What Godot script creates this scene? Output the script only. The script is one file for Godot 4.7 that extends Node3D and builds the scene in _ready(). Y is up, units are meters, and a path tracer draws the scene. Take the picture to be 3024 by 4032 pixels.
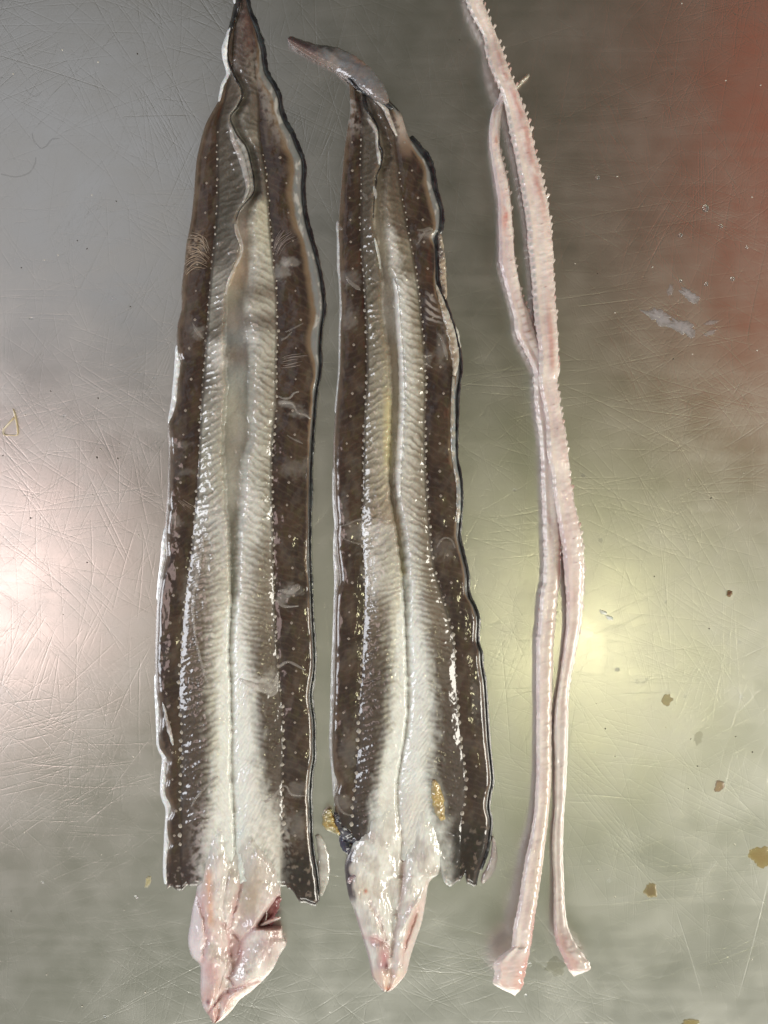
extends Node3D
# Two split eels and two lifted backbones on a scratched steel worktop, seen from above.
# Plan units: one unit is 1/3024 of the 0.5 m wide stretch of worktop in view; heights are in millimetres.

const K := 0.5 / 3024.0
const H := 0.55
const Y0 := -140
const NY := 4400

var n_big := FastNoiseLite.new()
var n_mid := FastNoiseLite.new()
var n_fine := FastNoiseLite.new()
var n_fib := FastNoiseLite.new()
var rng := RandomNumberGenerator.new()
var vp := Vector3.ZERO
var vc := Color.WHITE
var M := {}
var used := {}

# ------------------------------------------------------------------ helpers
static func ss(a: float, b: float, x: float) -> float:
	var t := clampf((x - a) / (b - a), 0.0, 1.0)
	return t * t * (3.0 - 2.0 * t)

static func gs(x: float, w: float) -> float:
	return exp(-(x * x) / (w * w))

func P(sx: float, sy: float, mm: float) -> Vector3:
	var h := mm * 0.001
	var f := K * (1.0 - h / H)
	return Vector3((sx - 1512.0) * f, h, (sy - 2016.0) * f)

static func ix(y: float) -> int:
	return clampi(int(y) - Y0, 0, NY - 1)

func lut(a: Array) -> PackedFloat32Array:      # [y, v, y, v ...] -> smooth value for every whole y
	var out := PackedFloat32Array()
	out.resize(NY)
	var n := a.size() / 2
	var k := 0
	for i in NY:
		var y := float(i + Y0)
		while k < n - 2 and y > float(a[2 * k + 2]):
			k += 1
		var ya := float(a[2 * k])
		var yb := float(a[2 * k + 2])
		var va := float(a[2 * k + 1])
		var vb := float(a[2 * k + 3])
		if y <= ya:
			out[i] = va
			if k == 0 and n > 1:
				out[i] = va
			continue
		if y >= yb:
			out[i] = vb
			continue
		var ma := (vb - va) / (yb - ya)
		var mb := ma
		if k > 0:
			ma = (vb - float(a[2 * k - 1])) / (yb - float(a[2 * k - 2]))
		if k < n - 2:
			mb = (float(a[2 * k + 5]) - va) / (float(a[2 * k + 4]) - ya)
		var h := yb - ya
		var t := (y - ya) / h
		var t2 := t * t
		var t3 := t2 * t
		out[i] = (2 * t3 - 3 * t2 + 1) * va + (t3 - 2 * t2 + t) * h * ma + (-2 * t3 + 3 * t2) * vb + (t3 - t2) * h * mb
	return out

func clut(a: Array) -> PackedColorArray:       # [y, [r,g,b], ...] linear colours
	var out := PackedColorArray()
	out.resize(NY)
	var n := a.size() / 2
	var k := 0
	for i in NY:
		var y := float(i + Y0)
		while k < n - 2 and y > float(a[2 * k + 2]):
			k += 1
		var t := clampf((y - float(a[2 * k])) / (float(a[2 * k + 2]) - float(a[2 * k])), 0.0, 1.0)
		t = t * t * (3.0 - 2.0 * t)
		var p: Array = a[2 * k + 1]
		var q: Array = a[2 * k + 3]
		out[i] = Color(lerpf(p[0], q[0], t), lerpf(p[1], q[1], t), lerpf(p[2], q[2], t))
	return out

func numbered(n: String) -> String:
	var c: int = used.get(n, 0)
	used[n] = c + 1
	return n if c == 0 else "%s_%03d" % [n, c]

func tag(o: Node, label: String, category := "", group := "") -> void:
	if label:
		o.set_meta("label", label)
	if category:
		o.set_meta("category", category)
	if group:
		o.set_meta("group", group)

func thing(called: String, label: String, category: String, group := "") -> Node3D:
	var o := Node3D.new()
	o.name = numbered(called)
	add_child(o)
	tag(o, label, category, group)
	return o

func obj(called: String, mesh: Mesh, m: Material, parent: Node = self) -> MeshInstance3D:
	var o := MeshInstance3D.new()
	o.name = numbered(called) if parent == self else called
	o.mesh = mesh
	o.material_override = m
	parent.add_child(o, true)
	return o

func grid_mesh(rows: int, cols: int, f: Callable, wrap := false) -> ArrayMesh:
	var pos := PackedVector3Array()
	var nor := PackedVector3Array()
	var col := PackedColorArray()
	var idx := PackedInt32Array()
	pos.resize(rows * cols)
	nor.resize(rows * cols)
	col.resize(rows * cols)
	for i in rows:
		for j in cols:
			f.call(i, j)
			pos[i * cols + j] = vp
			col[i * cols + j] = vc
	for i in rows:
		var iu := maxi(i - 1, 0) * cols
		var id := mini(i + 1, rows - 1) * cols
		for j in cols:
			var jl := maxi(j - 1, 0)
			var jr := mini(j + 1, cols - 1)
			if wrap:
				jl = j - 1 if j > 0 else cols - 2
				jr = j + 1 if j < cols - 1 else 1
			var dx := pos[i * cols + jr] - pos[i * cols + jl]
			var dz := pos[id + j] - pos[iu + j]
			var c := dz.cross(dx)
			nor[i * cols + j] = c.normalized() if c.length_squared() > 1e-20 else Vector3.ZERO
	var up := 0.0
	for v in nor:
		up += v.y
	var turned := up < -0.3 * nor.size()        # laid out the other way round: face it upwards
	if turned:
		for i in nor.size():
			nor[i] = -nor[i]
	for i in nor.size():
		if nor[i] == Vector3.ZERO:
			nor[i] = Vector3.UP
	idx.resize((rows - 1) * (cols - 1) * 6)
	var q := 0
	for i in rows - 1:
		for j in cols - 1:
			var a := i * cols + j
			idx[q] = a
			idx[q + 1] = a + 1
			idx[q + 2] = a + cols
			idx[q + 3] = a + 1
			idx[q + 4] = a + cols + 1
			idx[q + 5] = a + cols
			if turned:
				idx[q + 1] = a + cols
				idx[q + 2] = a + 1
				idx[q + 4] = a + cols
				idx[q + 5] = a + cols + 1
			q += 6
	var arr := []
	arr.resize(Mesh.ARRAY_MAX)
	arr[Mesh.ARRAY_VERTEX] = pos
	arr[Mesh.ARRAY_NORMAL] = nor
	arr[Mesh.ARRAY_COLOR] = col
	arr[Mesh.ARRAY_INDEX] = idx
	var me := ArrayMesh.new()
	me.add_surface_from_arrays(Mesh.PRIMITIVE_TRIANGLES, arr)
	return me

func smooth_path(p: Array, step := 8.0) -> PackedVector3Array:   # [x, y, w, ...] -> dense points (x, y, width)
	var c := Curve3D.new()
	var n := p.size() / 3
	for i in n:
		var a := Vector3(p[3 * i], p[3 * i + 1], p[3 * i + 2])
		var prev := Vector3(p[3 * maxi(i - 1, 0)], p[3 * maxi(i - 1, 0) + 1], p[3 * maxi(i - 1, 0) + 2])
		var nxt := Vector3(p[3 * mini(i + 1, n - 1)], p[3 * mini(i + 1, n - 1) + 1], p[3 * mini(i + 1, n - 1) + 2])
		var t := (nxt - prev) / 6.0
		c.add_point(a, -t, t)
	c.bake_interval = step
	return c.get_baked_points()

# A soft strip lying on something: x, y, half width; rise is its thickness, base(x, y) the height under it.
func strip(p: Array, rise: float, base: Callable, color: Color, color2 := Color(-1, 0, 0), wob := 0.15, step := 7.0, cols := 7, lumps := 0.35) -> ArrayMesh:
	var pts := smooth_path(p, step)
	var n := pts.size()
	var f := func(i: int, j: int) -> void:
		var a := pts[maxi(i - 1, 0)]
		var b := pts[mini(i + 1, n - 1)]
		var d := Vector2(b.x - a.x, b.y - a.y).normalized()
		var s := float(j) / (cols - 1) * 2.0 - 1.0
		var w := pts[i].z * (1.0 + wob * n_mid.get_noise_2d(pts[i].x * 1.3 + 31.0 * s, pts[i].y * 1.3))
		var x := pts[i].x + d.y * s * w * -1.0
		var y := pts[i].y + d.x * s * w
		var hh := rise * sqrt(maxf(0.0, 1.0 - s * s)) * (1.0 + lumps * n_mid.get_noise_2d(x * 2.0, y * 2.0))
		var e := minf(minf(float(i), float(n - 1 - i)) / 2.0, 1.0)
		vp = P(x, y, float(base.call(x, y)) + hh * e - (0.25 if absf(s) > 0.99 or e < 0.1 else 0.0))
		var cc := color
		if color2.r >= 0.0:
			cc = color.lerp(color2, ss(-0.45, 0.45, n_mid.get_noise_2d(x * 0.7 + 90, y * 0.7) + 0.5 * s))
		vc = cc
	return grid_mesh(n, cols, f)

func on_table(_x: float, _y: float) -> float:
	return 0.05

# An irregular patch: outline radius wobbles, domed by rise, follows base().
func blot(cx: float, cy: float, rx: float, ry: float, turn: float, rise: float, base: Callable, inner: Color, rim: Color, seed_: int, ragged := 0.3, na := 40, nr := 8) -> ArrayMesh:
	var ca := cos(turn)
	var sa := sin(turn)
	var f := func(i: int, j: int) -> void:
		var r := float(i) / (nr - 1)
		var a := TAU * float(j) / (na - 1)
		var k := 1.0 + ragged * (n_mid.get_noise_2d(cos(a) * 40.0 + seed_ * 57.0, sin(a) * 40.0) * 1.3 + 0.5 * n_fine.get_noise_2d(cos(a) * 30.0 + seed_ * 31.0, sin(a) * 30.0))
		var u := r * k * cos(a) * rx
		var v := r * k * sin(a) * ry
		var x := cx + u * ca - v * sa
		var y := cy + u * sa + v * ca
		var h := rise * sqrt(maxf(0.0, 1.0 - r * r)) * (1.0 + 0.6 * n_mid.get_noise_2d(x * 2.5, y * 2.5 + seed_))
		vp = P(x, y, float(base.call(x, y)) + h + (0.06 if r < 0.99 else -0.05))
		vc = inner.lerp(rim, ss(0.45, 0.95, r + 0.5 * n_mid.get_noise_2d(x * 3.0, y * 3.0)))
	return grid_mesh(nr, na, f, true)

# ------------------------------------------------------------------ an opened eel
class Eel:
	var L: PackedFloat32Array
	var R: PackedFloat32Array
	var xa: PackedFloat32Array
	var xb: PackedFloat32Array
	var g0: PackedFloat32Array
	var g1: PackedFloat32Array
	var th: PackedFloat32Array
	var lip: PackedFloat32Array      # how far the left half stands above the groove
	var k0: PackedFloat32Array       # where the outer tone of the muscle gives way to the inner one
	var blue: PackedFloat32Array     # width of the blue grey band inside the right edge
	var core: PackedFloat32Array     # width of the white feathered core
	var lo: PackedColorArray
	var li: PackedColorArray
	var ro: PackedColorArray
	var ri: PackedColorArray
	var gc: PackedColorArray
	var bot: PackedFloat32Array      # last row over u (0..100)
	var top := -60.0
	var seed_ := 0.0
	var nb: FastNoiseLite
	var nm: FastNoiseLite
	var nf: FastNoiseLite
	var nfib: FastNoiseLite
	var st := 0.0

	func stripe(x: float, y: float, i: int, c: float) -> float:
		var d := absf(x - c)
		var side := 1.0 if x > c else 0.0
		var w := scene_ss(1900.0, 2350.0, y)
		var fa := -0.55 * d
		var d1 := core[i] * (0.8 + 0.6 * side)
		var fb := 1.9 * minf(d, d1) - 0.42 * maxf(d - d1, 0.0)
		var phi := (y + lerpf(fa, fb, w) + 17.0 * nm.get_noise_2d(x * 0.4, y * 0.4 + seed_) + 9.0 * nb.get_noise_2d(x * 3.0, y * 3.0 + seed_) + side * 11.0) / 31.0
		var fr := phi - floorf(phi)
		return 0.5 + 0.5 * cos(fr * TAU)

	static func scene_ss(a: float, b: float, x: float) -> float:
		var t := clampf((x - a) / (b - a), 0.0, 1.0)
		return t * t * (3.0 - 2.0 * t)

	func height(x: float, y: float) -> float:
		var i := clampi(int(y) + 140, 0, 4399)
		var l := L[i]
		var r := R[i]
		var a := xa[i]
		var b := xb[i]
		var p := g0[i]
		var q := g1[i]
		var t := th[i]
		var c := (p + q) * 0.5
		var wob := 7.0 * nm.get_noise_2d(x * 0.3, y * 0.8 + seed_)
		var flo := t * 0.40
		var h := 0.0
		var mus := 0.0
		if x < a:
			var u := (x - l) / maxf(a - l, 1.0)
			h = t * (0.50 + 0.06 * u + 0.10 * sin(u * PI))
		elif x < c:
			var u := clampf((x - a) / maxf(p - a, 1.0), 0.0, 1.2)
			h = t * (0.56 + 0.44 * sin(PI * pow(minf(u, 1.0), 0.8) * 0.62))
			mus = scene_ss(0.0, 0.15, u) * (1.0 - scene_ss(0.9, 1.0, u))
			h += lip[i] * scene_ss(0.35, 0.95, u)
			h = lerpf(h, flo, scene_ss(-9.0, 7.0, x - p + wob))
		elif x < b:
			var u := clampf((b - x) / maxf(b - q, 1.0), 0.0, 1.2)
			h = t * (0.56 + 0.40 * sin(PI * pow(minf(u, 1.0), 0.8) * 0.72))
			mus = scene_ss(0.0, 0.15, u) * (1.0 - scene_ss(0.9, 1.0, u))
			h = lerpf(h, flo, scene_ss(-26.0, 10.0, q - x + wob))
		else:
			var u := (r - x) / maxf(r - b, 1.0)
			h = t * (0.48 + 0.08 * u + 0.10 * sin(u * PI))
		var fl := clampf(core[i] / 60.0, 0.0, 1.0) * 0.5
		if fl > 0.0:
			h = lerpf(h, t * (0.62 + 0.25 * scene_ss(0.0, 80.0, absf(x - c))), fl * scene_ss(150.0, 40.0, absf(x - c)))
		st = stripe(x, y, i, c)
		h += mus * ((0.34 - 0.22 * fl) * (st - 0.5)) * (0.7 + 0.6 * nb.get_noise_2d(x * 3.0, y * 2.0))
		h -= 0.14 * exp(-pow((x - a) / 12.0, 2.0)) + 0.14 * exp(-pow((x - b) / 12.0, 2.0))
		h += 0.8 * nb.get_noise_2d(x * 1.5, y + seed_) + (0.20 + 0.25 * mus) * nm.get_noise_2d(x, y * 0.6 + seed_) + (0.025 + 0.08 * mus) * nf.get_noise_2d(x, y * 0.6)
		var uu := clampf((x - l) / maxf(r - l, 1.0), 0.0, 1.0)
		var d := minf(minf(x - l, r - x), lerpf(bot[int(uu * 100.0)], bot[mini(int(uu * 100.0) + 1, 101)], uu * 100.0 - int(uu * 100.0)) - y)
		var e := clampf(d / 24.0, 0.0, 1.0)
		return maxf(h, 0.3) * sqrt(maxf(0.0, 1.0 - (1.0 - e) * (1.0 - e))) + 0.02

	func color(x: float, y: float) -> Color:       # after height() at the same place
		var i := clampi(int(y) + 140, 0, 4399)
		var l := L[i]
		var r := R[i]
		var a := xa[i]
		var b := xb[i]
		var p := g0[i]
		var q := g1[i]
		var c := (p + q) * 0.5
		var big := nb.get_noise_2d(x * 2.2 + 50.0, y * 1.2 + seed_)
		var mid := nm.get_noise_2d(x + 200.0, y * 0.6 + seed_)
		var fine := nf.get_noise_2d(x + 70.0, y)
		var brown := Color(0.053, 0.033, 0.024).lerp(Color(0.032, 0.020, 0.0175), scene_ss(-0.35, 0.35, big))
		brown = brown.lerp(Color(0.052, 0.040, 0.022), scene_ss(0.1, 0.5, mid) * 0.6)
		var smear := nb.get_noise_2d(x * 2.2 + y * 1.0 + 900.0, y * 1.3 - x * 0.6 + seed_)
		brown = brown.lerp(Color(0.17, 0.145, 0.125), 0.16 * scene_ss(0.1, 0.5, smear))
		var out := brown
		var dark := scene_ss(0.55, 1.0, st)
		if x < a:
			var e := (x - l)
			out = brown * (1.0 + 0.07 * fine)
			out = out.lerp(Color(0.17, 0.12, 0.08), scene_ss(26.0, 8.0, e + 12.0 * mid) * 0.55)
			out = out.lerp(Color(0.14, 0.10, 0.075), scene_ss(0.75, 1.0, 1.0 - st) * 0.12)
		elif x < b:
			var left := x < c
			var u := (x - a) / maxf(p - a, 1.0) if left else (b - x) / maxf(b - q, 1.0)
			var o_ := lo[i] if left else ro[i]
			var i_ := li[i] if left else ri[i]
			var k := scene_ss(k0[i] - 0.06, k0[i] + 0.56, u + 0.09 * (0.5 - st) + 0.14 * mid)
			out = o_.lerp(i_, k)
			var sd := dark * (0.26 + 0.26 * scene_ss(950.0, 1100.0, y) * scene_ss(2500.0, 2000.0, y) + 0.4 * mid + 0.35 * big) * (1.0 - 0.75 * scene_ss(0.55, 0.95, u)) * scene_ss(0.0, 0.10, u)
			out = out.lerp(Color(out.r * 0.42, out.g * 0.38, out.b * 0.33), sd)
			out = out * (1.0 + 0.14 * fine + 0.10 * nfib.get_noise_2d(x * 0.8 + y * (0.5 if left else -0.5), y * 0.4))
			var g := scene_ss(-6.0, 8.0, x - p + 8.0 * mid) * scene_ss(-6.0, 8.0, q - x + 8.0 * mid)
			out = out.lerp(gc[i] * (1.0 + 0.12 * fine + 0.25 * big), g)
			var w := core[i] * (1.0 if left else 1.7)
			if w > 5.0:
				var kk := scene_ss(w * 1.45, w * 0.45, absf(x - c) + 34.0 * mid + 5.0 * (st - 0.5))
				var fib := 0.5 + 0.5 * sin((y + 1.9 * absf(x - c)) * 0.32 + 3.0 * mid)
				var wh := Color(0.66, 0.67, 0.63) * (0.95 + 0.05 * fib + 0.06 * fine)
				wh = wh * (1.0 - 0.30 * exp(-pow((x - c - 6.0 * mid) / 5.0, 2.0)))
				out = out.lerp(wh, kk)
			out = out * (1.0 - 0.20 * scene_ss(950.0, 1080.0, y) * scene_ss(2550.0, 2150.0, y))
			var lum := out.r * 0.3 + out.g * 0.6 + out.b * 0.1
			out = out.lerp(Color(lum, lum, lum * 0.97), 0.28)
			var ed := minf(x - a, b - x)
			out = out.lerp(brown * 0.75, scene_ss(13.0, 3.0, ed) * 0.75)
		else:
			var e := r - x
			out = brown * (1.0 + 0.07 * fine)
			out = out.lerp(Color(0.14, 0.10, 0.075), scene_ss(0.75, 1.0, 1.0 - st) * 0.16)
			var w := blue[i] * (0.72 + 0.35 * nb.get_noise_2d(31.0, y * 0.8 + seed_))
			e += 3.0 * mid + 5.0 * big
			out = out.lerp(Color(0.18, 0.125, 0.08), scene_ss(w * 1.9, w * 1.15, e) * 0.85)
			out = out.lerp(Color(0.175, 0.18, 0.178).lerp(Color(0.36, 0.355, 0.34), scene_ss(0.0, 0.4, mid + 0.6 * big)), scene_ss(w * 1.15, w * 0.75, e))
			out = out.lerp(Color(0.012, 0.012, 0.014), scene_ss(14.0, 5.0, r - x))
		out.a = 1.0
		return out

func new_eel() -> Eel:
	var e := Eel.new()
	e.nb = n_big
	e.nm = n_mid
	e.nf = n_fine
	e.nfib = n_fib
	return e

func eel_sheet(e: Eel, rows: int, cols: int, extra: Callable) -> ArrayMesh:
	var f := func(i: int, j: int) -> void:
		var u := float(j) / (cols - 1)
		# finer columns near the two edges
		u = u + 0.035 * sin(TAU * u) * -1.0
		var yb := lerpf(e.bot[int(u * 100.0)], e.bot[mini(int(u * 100.0) + 1, 101)], u * 100.0 - int(u * 100.0))
		var y := lerpf(e.top, yb, float(i) / (rows - 1))
		var k := ix(y)
		var x := lerpf(e.L[k], e.R[k], u)
		var h := e.height(x, y)
		vp = P(x, y, h)
		vc = extra.call(x, y, e.color(x, y))
	return grid_mesh(rows, cols, f)

func pore_mesh() -> ArrayMesh:
	var f := func(i: int, j: int) -> void:
		var a := TAU * float(j) / 8.0
		var r := [0.0, 0.6, 1.0][i] as float
		vp = Vector3(cos(a) * r, [1.0, 0.72, -0.25][i] as float, sin(a) * r * 1.15) * 0.00128
		vp.x += 0.0002 * cos(a * 3.0) * r
		vc = Color.WHITE
	return grid_mesh(3, 9, f, true)

func pores(e: Eel, host: Node3D, line: PackedFloat32Array, ya: float, yb: float, gap_a: float, gap_b: float, me: Mesh) -> void:
	var y := ya
	var tones := [M.pore, M.pore_dull, M.spot]
	while y < yb:
		var t := (y - ya) / (yb - ya)
		if rng.randf() < 0.1:
			y += lerpf(gap_a, gap_b, t)
			continue
		var x := line[ix(y)] + rng.randf_range(-4.0, 4.0)
		var o := obj("lateral_line_pore", me, tones[rng.randi() % 3 if rng.randf() > 0.35 + 0.4 * t else 0], host)
		o.position = P(x, y, e.height(x, y) + 0.12)
		var s := lerpf(0.55, 1.2, t) * rng.randf_range(0.65, 1.2)
		o.scale = Vector3(s * rng.randf_range(0.8, 1.15), s * rng.randf_range(0.3, 0.6), s)
		o.rotation.y = rng.randf_range(0, TAU)
		y += lerpf(gap_a, gap_b, t) * rng.randf_range(0.93, 1.07)

func spots(e: Eel, host: Node3D, ya: float, yb: float, me: Mesh) -> void:
	var y := ya
	while y < yb:
		for side in 2:
			var i := ix(y)
			var x := lerpf(e.L[i], e.xa[i], rng.randf_range(0.42, 0.58)) if side == 0 else lerpf(e.xb[i], e.R[i], rng.randf_range(0.38, 0.56))
			var o := obj("pale_spot", me, M.spot, host)
			o.position = P(x, y, e.height(x, y) + 0.05)
			var s := rng.randf_range(0.45, 0.75)
			o.scale = Vector3(s, 0.22 * s, s)
		y += rng.randf_range(85, 125)

# Milky film left on the flesh: soft ragged patches [x, y, half width, half height, strength].
func milky(x: float, y: float, c: Color, patches: Array) -> Color:
	for p in patches:
		var dx: float = (x - p[0]) / p[2]
		var dy: float = (y - p[1]) / p[3]
		if absf(dx) < 2.2 and absf(dy) < 2.2:
			var wob := 0.75 * n_mid.get_noise_2d(x * 0.9 + 55.0, y * 0.9) + 0.3 * n_fine.get_noise_2d(x * 0.6 + y * 0.4, y * 0.6)
			var k: float = ss(1.5, 0.35, sqrt(dx * dx + dy * dy) + wob) * p[4] * (0.38 + 0.62 * ss(0.08, 0.25, c.g))
			c = c.lerp(Color(0.58, 0.56, 0.53), k)
	return c

func crease(x: float, y: float, lines: Array, w: float) -> float:    # 1 on any of the bent lines, fading within w
	var best := 1e9
	var p := Vector2(x + 7.0 * n_mid.get_noise_2d(x, y), y)
	for l in lines:
		for k in range(0, l.size() - 2, 2):
			var q := Geometry2D.get_closest_point_to_segment(p, Vector2(l[k], l[k + 1]), Vector2(l[k + 2], l[k + 3]))
			best = minf(best, q.distance_squared_to(p))
	return exp(-best / (w * w))

# ------------------------------------------------------------------ a head: its own grid, domed
func head_mesh(hl: PackedFloat32Array, hr: PackedFloat32Array, ya: float, yb: float, rows: int, cols: int, hf: Callable, cf: Callable) -> ArrayMesh:
	var f := func(i: int, j: int) -> void:
		var u := float(j) / (cols - 1)
		u = u - 0.05 * sin(TAU * u)
		var y := lerpf(ya, yb, float(i) / (rows - 1))
		var k := ix(y)
		var x := lerpf(hl[k], hr[k], u)
		vp = P(x, y, hf.call(x, y, u, hl[k], hr[k]))
		vc = cf.call(x, y, u, hl[k], hr[k])
	return grid_mesh(rows, cols, f)

# ------------------------------------------------------------------ a backbone
func bone_mesh(bl: PackedFloat32Array, br: PackedFloat32Array, lift: PackedFloat32Array, ya: float, yb: float, seed_: float, cf: Callable) -> ArrayMesh:
	var rows := int((yb - ya) / 4.5)
	var cols := 33
	var f := func(i: int, j: int) -> void:
		var y := lerpf(ya, yb, float(i) / (rows - 1))
		var k := ix(y)
		var a := TAU * float(j) / (cols - 1)       # 0 at the left edge, over the top to the right, back below
		var w := (br[k] - bl[k]) * 0.5
		var c := (br[k] + bl[k]) * 0.5
		var w0 := w
		w *= 1.0 + 0.08 * n_mid.get_noise_2d(seed_ + 9.0, y * 1.6) + (0.045 * (absf(fposmod(y / 31.0, 1.0) - 0.5) * 2.0))
		var e := minf(1.0, sqrt(minf(float(i), float(rows - 1 - i)) / 5.0) + 0.05)
		var ct := -cos(a)
		var sn := sin(a)
		var s := signf(ct) * pow(absf(ct), 0.85)
		var x := c + s * w * e
		var hh := minf(w0 * 2.0, 78.0 + 0.15 * w0) * K * 1000.0 * 0.36
		var prof := pow(absf(sn), 0.7) * signf(sn)
		# a ridge along the left third, a shallow trough, then the flat row of vertebrae
		var top := 1.0 + 0.20 * gs(s + 0.55, 0.22) - 0.24 * gs(s + 0.14, 0.12) + 0.08 * gs(s - 0.45, 0.3)
		var ph := fposmod((y + 10.0 * s + seed_) / 31.0, 1.0)
		var ring := (0.13 + 0.22 * n_mid.get_noise_2d(c, y * 0.5 + seed_)) * gs(ph - 0.5, 0.13)
		var h := lift[k] + hh + hh * prof * (top if sn > 0 else 1.0) * e
		if sn > 0.05:
			h += ring * ss(0.0, 0.4, sn) * e * (0.4 + 0.6 * ss(-0.2, 0.3, s)) + 0.36 * n_mid.get_noise_2d(x * 1.3, y * 0.7 + seed_) + 0.09 * n_fine.get_noise_2d(x, y + seed_)
		vp = P(x, y, h)
		vc = cf.call(x, y, s, ph)
	return grid_mesh(rows, cols, f, true)

func tooth_mesh() -> ArrayMesh:                 # a flat bony process pointing to +x, swept towards -z
	var f := func(i: int, j: int) -> void:
		var t := float(i) / 4.0
		var a := TAU * float(j) / 8.0
		var w := pow(1.0 - t, 0.42)
		vp = Vector3(t * 1.0 + 0.05 * sin(a * 2.0), sin(a) * 0.32 * w - 0.15 * t, cos(a) * 0.62 * w - 0.42 * t * t)
		vc = Color(1, 1, 1).lerp(Color(1.12, 1.1, 1.08), t)
	return grid_mesh(5, 9, f, true)

func teeth(host: Node3D, edge: PackedFloat32Array, other: PackedFloat32Array, lift: PackedFloat32Array, ya: float, yb: float, me: Mesh, size := 1.0, up := 1.0) -> void:
	var y := ya
	while y < yb:
		if rng.randf() < 0.12:
			y += 30.0
			continue
		var k := ix(y)
		var side := signf(edge[k] - other[k])
		var slope := (edge[ix(y + 12)] - edge[ix(y - 12)]) / 24.0
		var hh := absf(edge[k] - other[k]) * K * 1000.0 * 0.36
		var o := obj("bony_process", me, M.tooth if rng.randf() < 0.7 else M.tooth_pink, host)
		var len := size * rng.randf_range(6.0, 12.5) * K
		var wid := size * rng.randf_range(24.0, 36.0) * K
		o.position = P(edge[k] - side * 4.0, y, lift[k] + hh * rng.randf_range(0.75, 1.25))
		var b := Basis(Vector3(side, 0, slope * side).normalized() * len, Vector3(0, len * 1.0, 0), Vector3(-slope + rng.randf_range(-0.3, 0.3), rng.randf_range(-0.2, 0.2), 1).normalized() * wid * up)
		if side < 0:
			b.y = -b.y
		o.basis = b
		y += rng.randf_range(26.0, 31.0)

# ------------------------------------------------------------------ textures and materials
func steel_normal() -> ImageTexture:
	var n := 2048
	var a := PackedFloat32Array()
	a.resize(n * n)
	var r := RandomNumberGenerator.new()
	r.seed = 77
	var line := func(x: float, y: float, ang: float, length: float, depth: float, bend: float) -> void:
		var k := 0
		var steps := int(length)
		while k < steps:
			var t := float(k) / steps
			var fade := minf(1.0, minf(t, 1.0 - t) * 6.0) * depth
			var xi := int(floorf(x))
			var yi := int(floorf(y))
			var fx := x - xi
			var fy := y - yi
			var x0 := posmod(xi, n)
			var x1 := posmod(xi + 1, n)
			var y0 := posmod(yi, n) * n
			var y1 := posmod(yi + 1, n) * n
			a[y0 + x0] -= fade * (1 - fx) * (1 - fy)
			a[y0 + x1] -= fade * fx * (1 - fy)
			a[y1 + x0] -= fade * (1 - fx) * fy
			a[y1 + x1] -= fade * fx * fy
			x += cos(ang)
			y += sin(ang)
			ang += bend
			k += 1
	for i in 9000:
		line.call(r.randf() * n, r.randf() * n, r.randf() * TAU, r.randf_range(40, 200), r.randf_range(0.06, 0.42), r.randf_range(-0.001, 0.001))
	for i in 330:                                # bundles left by a scouring pad
		var bx := r.randf() * n
		var by := r.randf() * n
		var ang := r.randf() * TAU
		var bend := r.randf_range(-0.0016, 0.0016)
		for j in 9:
			line.call(bx + r.randf_range(-45, 45), by + r.randf_range(-45, 45), ang + r.randf_range(-0.06, 0.06), r.randf_range(60, 260), r.randf_range(0.10, 0.48), bend)
	for i in 110:
		line.call(r.randf() * n, r.randf() * n, r.randf() * TAU, r.randf_range(120, 420), r.randf_range(0.3, 0.75), r.randf_range(-0.0006, 0.0006))
	for i in 900:                                # pits
		line.call(r.randf() * n, r.randf() * n, r.randf() * TAU, r.randf_range(1, 3), r.randf_range(0.5, 1.6), 0.3)
	var im := Image.create_from_data(n, n, false, Image.FORMAT_RF, a.to_byte_array())
	im.bump_map_to_normal_map(1.0)
	return ImageTexture.create_from_image(im)

func steel_rough() -> ImageTexture:
	var n := 512
	var im := Image.create(n, n, false, Image.FORMAT_RF)
	for y in n:
		for x in n:
			var p := Vector2(x, y) * 5.0
			var v := 0.33 + 0.045 * n_big.get_noise_2d(p.x, p.y) + 0.03 * n_mid.get_noise_2d(p.x * 0.5, p.y * 0.5) + 0.02 * n_mid.get_noise_2d(p.x * 0.1, p.y * 2.0)
			im.set_pixel(x, y, Color(v, v, v))
	return ImageTexture.create_from_image(im)

func wet_normal(freq: float, seed_: int) -> NoiseTexture2D:
	var t := NoiseTexture2D.new()
	t.width = 512
	t.height = 512
	t.seamless = true
	t.as_normal_map = true
	t.bump_strength = 5.0
	var f := FastNoiseLite.new()
	f.seed = seed_
	f.noise_type = FastNoiseLite.TYPE_SIMPLEX_SMOOTH
	f.frequency = freq
	f.fractal_octaves = 3
	t.noise = f
	return t

func wet(rough: float, coat: float, nrm: float, tile: float) -> StandardMaterial3D:
	var m := StandardMaterial3D.new()
	m.vertex_color_use_as_albedo = true
	m.roughness = rough
	m.metallic_specular = 0.28
	m.subsurf_scatter_enabled = true
	m.subsurf_scatter_strength = 0.15
	m.clearcoat_enabled = true
	m.clearcoat = coat
	m.clearcoat_roughness = 0.09
	m.normal_enabled = true
	m.normal_texture = M.wet_noise
	m.normal_scale = nrm
	m.uv1_triplanar = true
	m.uv1_world_triplanar = true
	m.uv1_scale = Vector3.ONE * tile
	return m

func plain(c: Color, rough := 0.4, coat := 0.0) -> StandardMaterial3D:
	var m := StandardMaterial3D.new()
	m.albedo_color = c.linear_to_srgb()
	m.vertex_color_use_as_albedo = true
	m.roughness = rough
	if coat > 0.0:
		m.clearcoat_enabled = true
		m.clearcoat = coat
		m.clearcoat_roughness = 0.1
	return m

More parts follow.
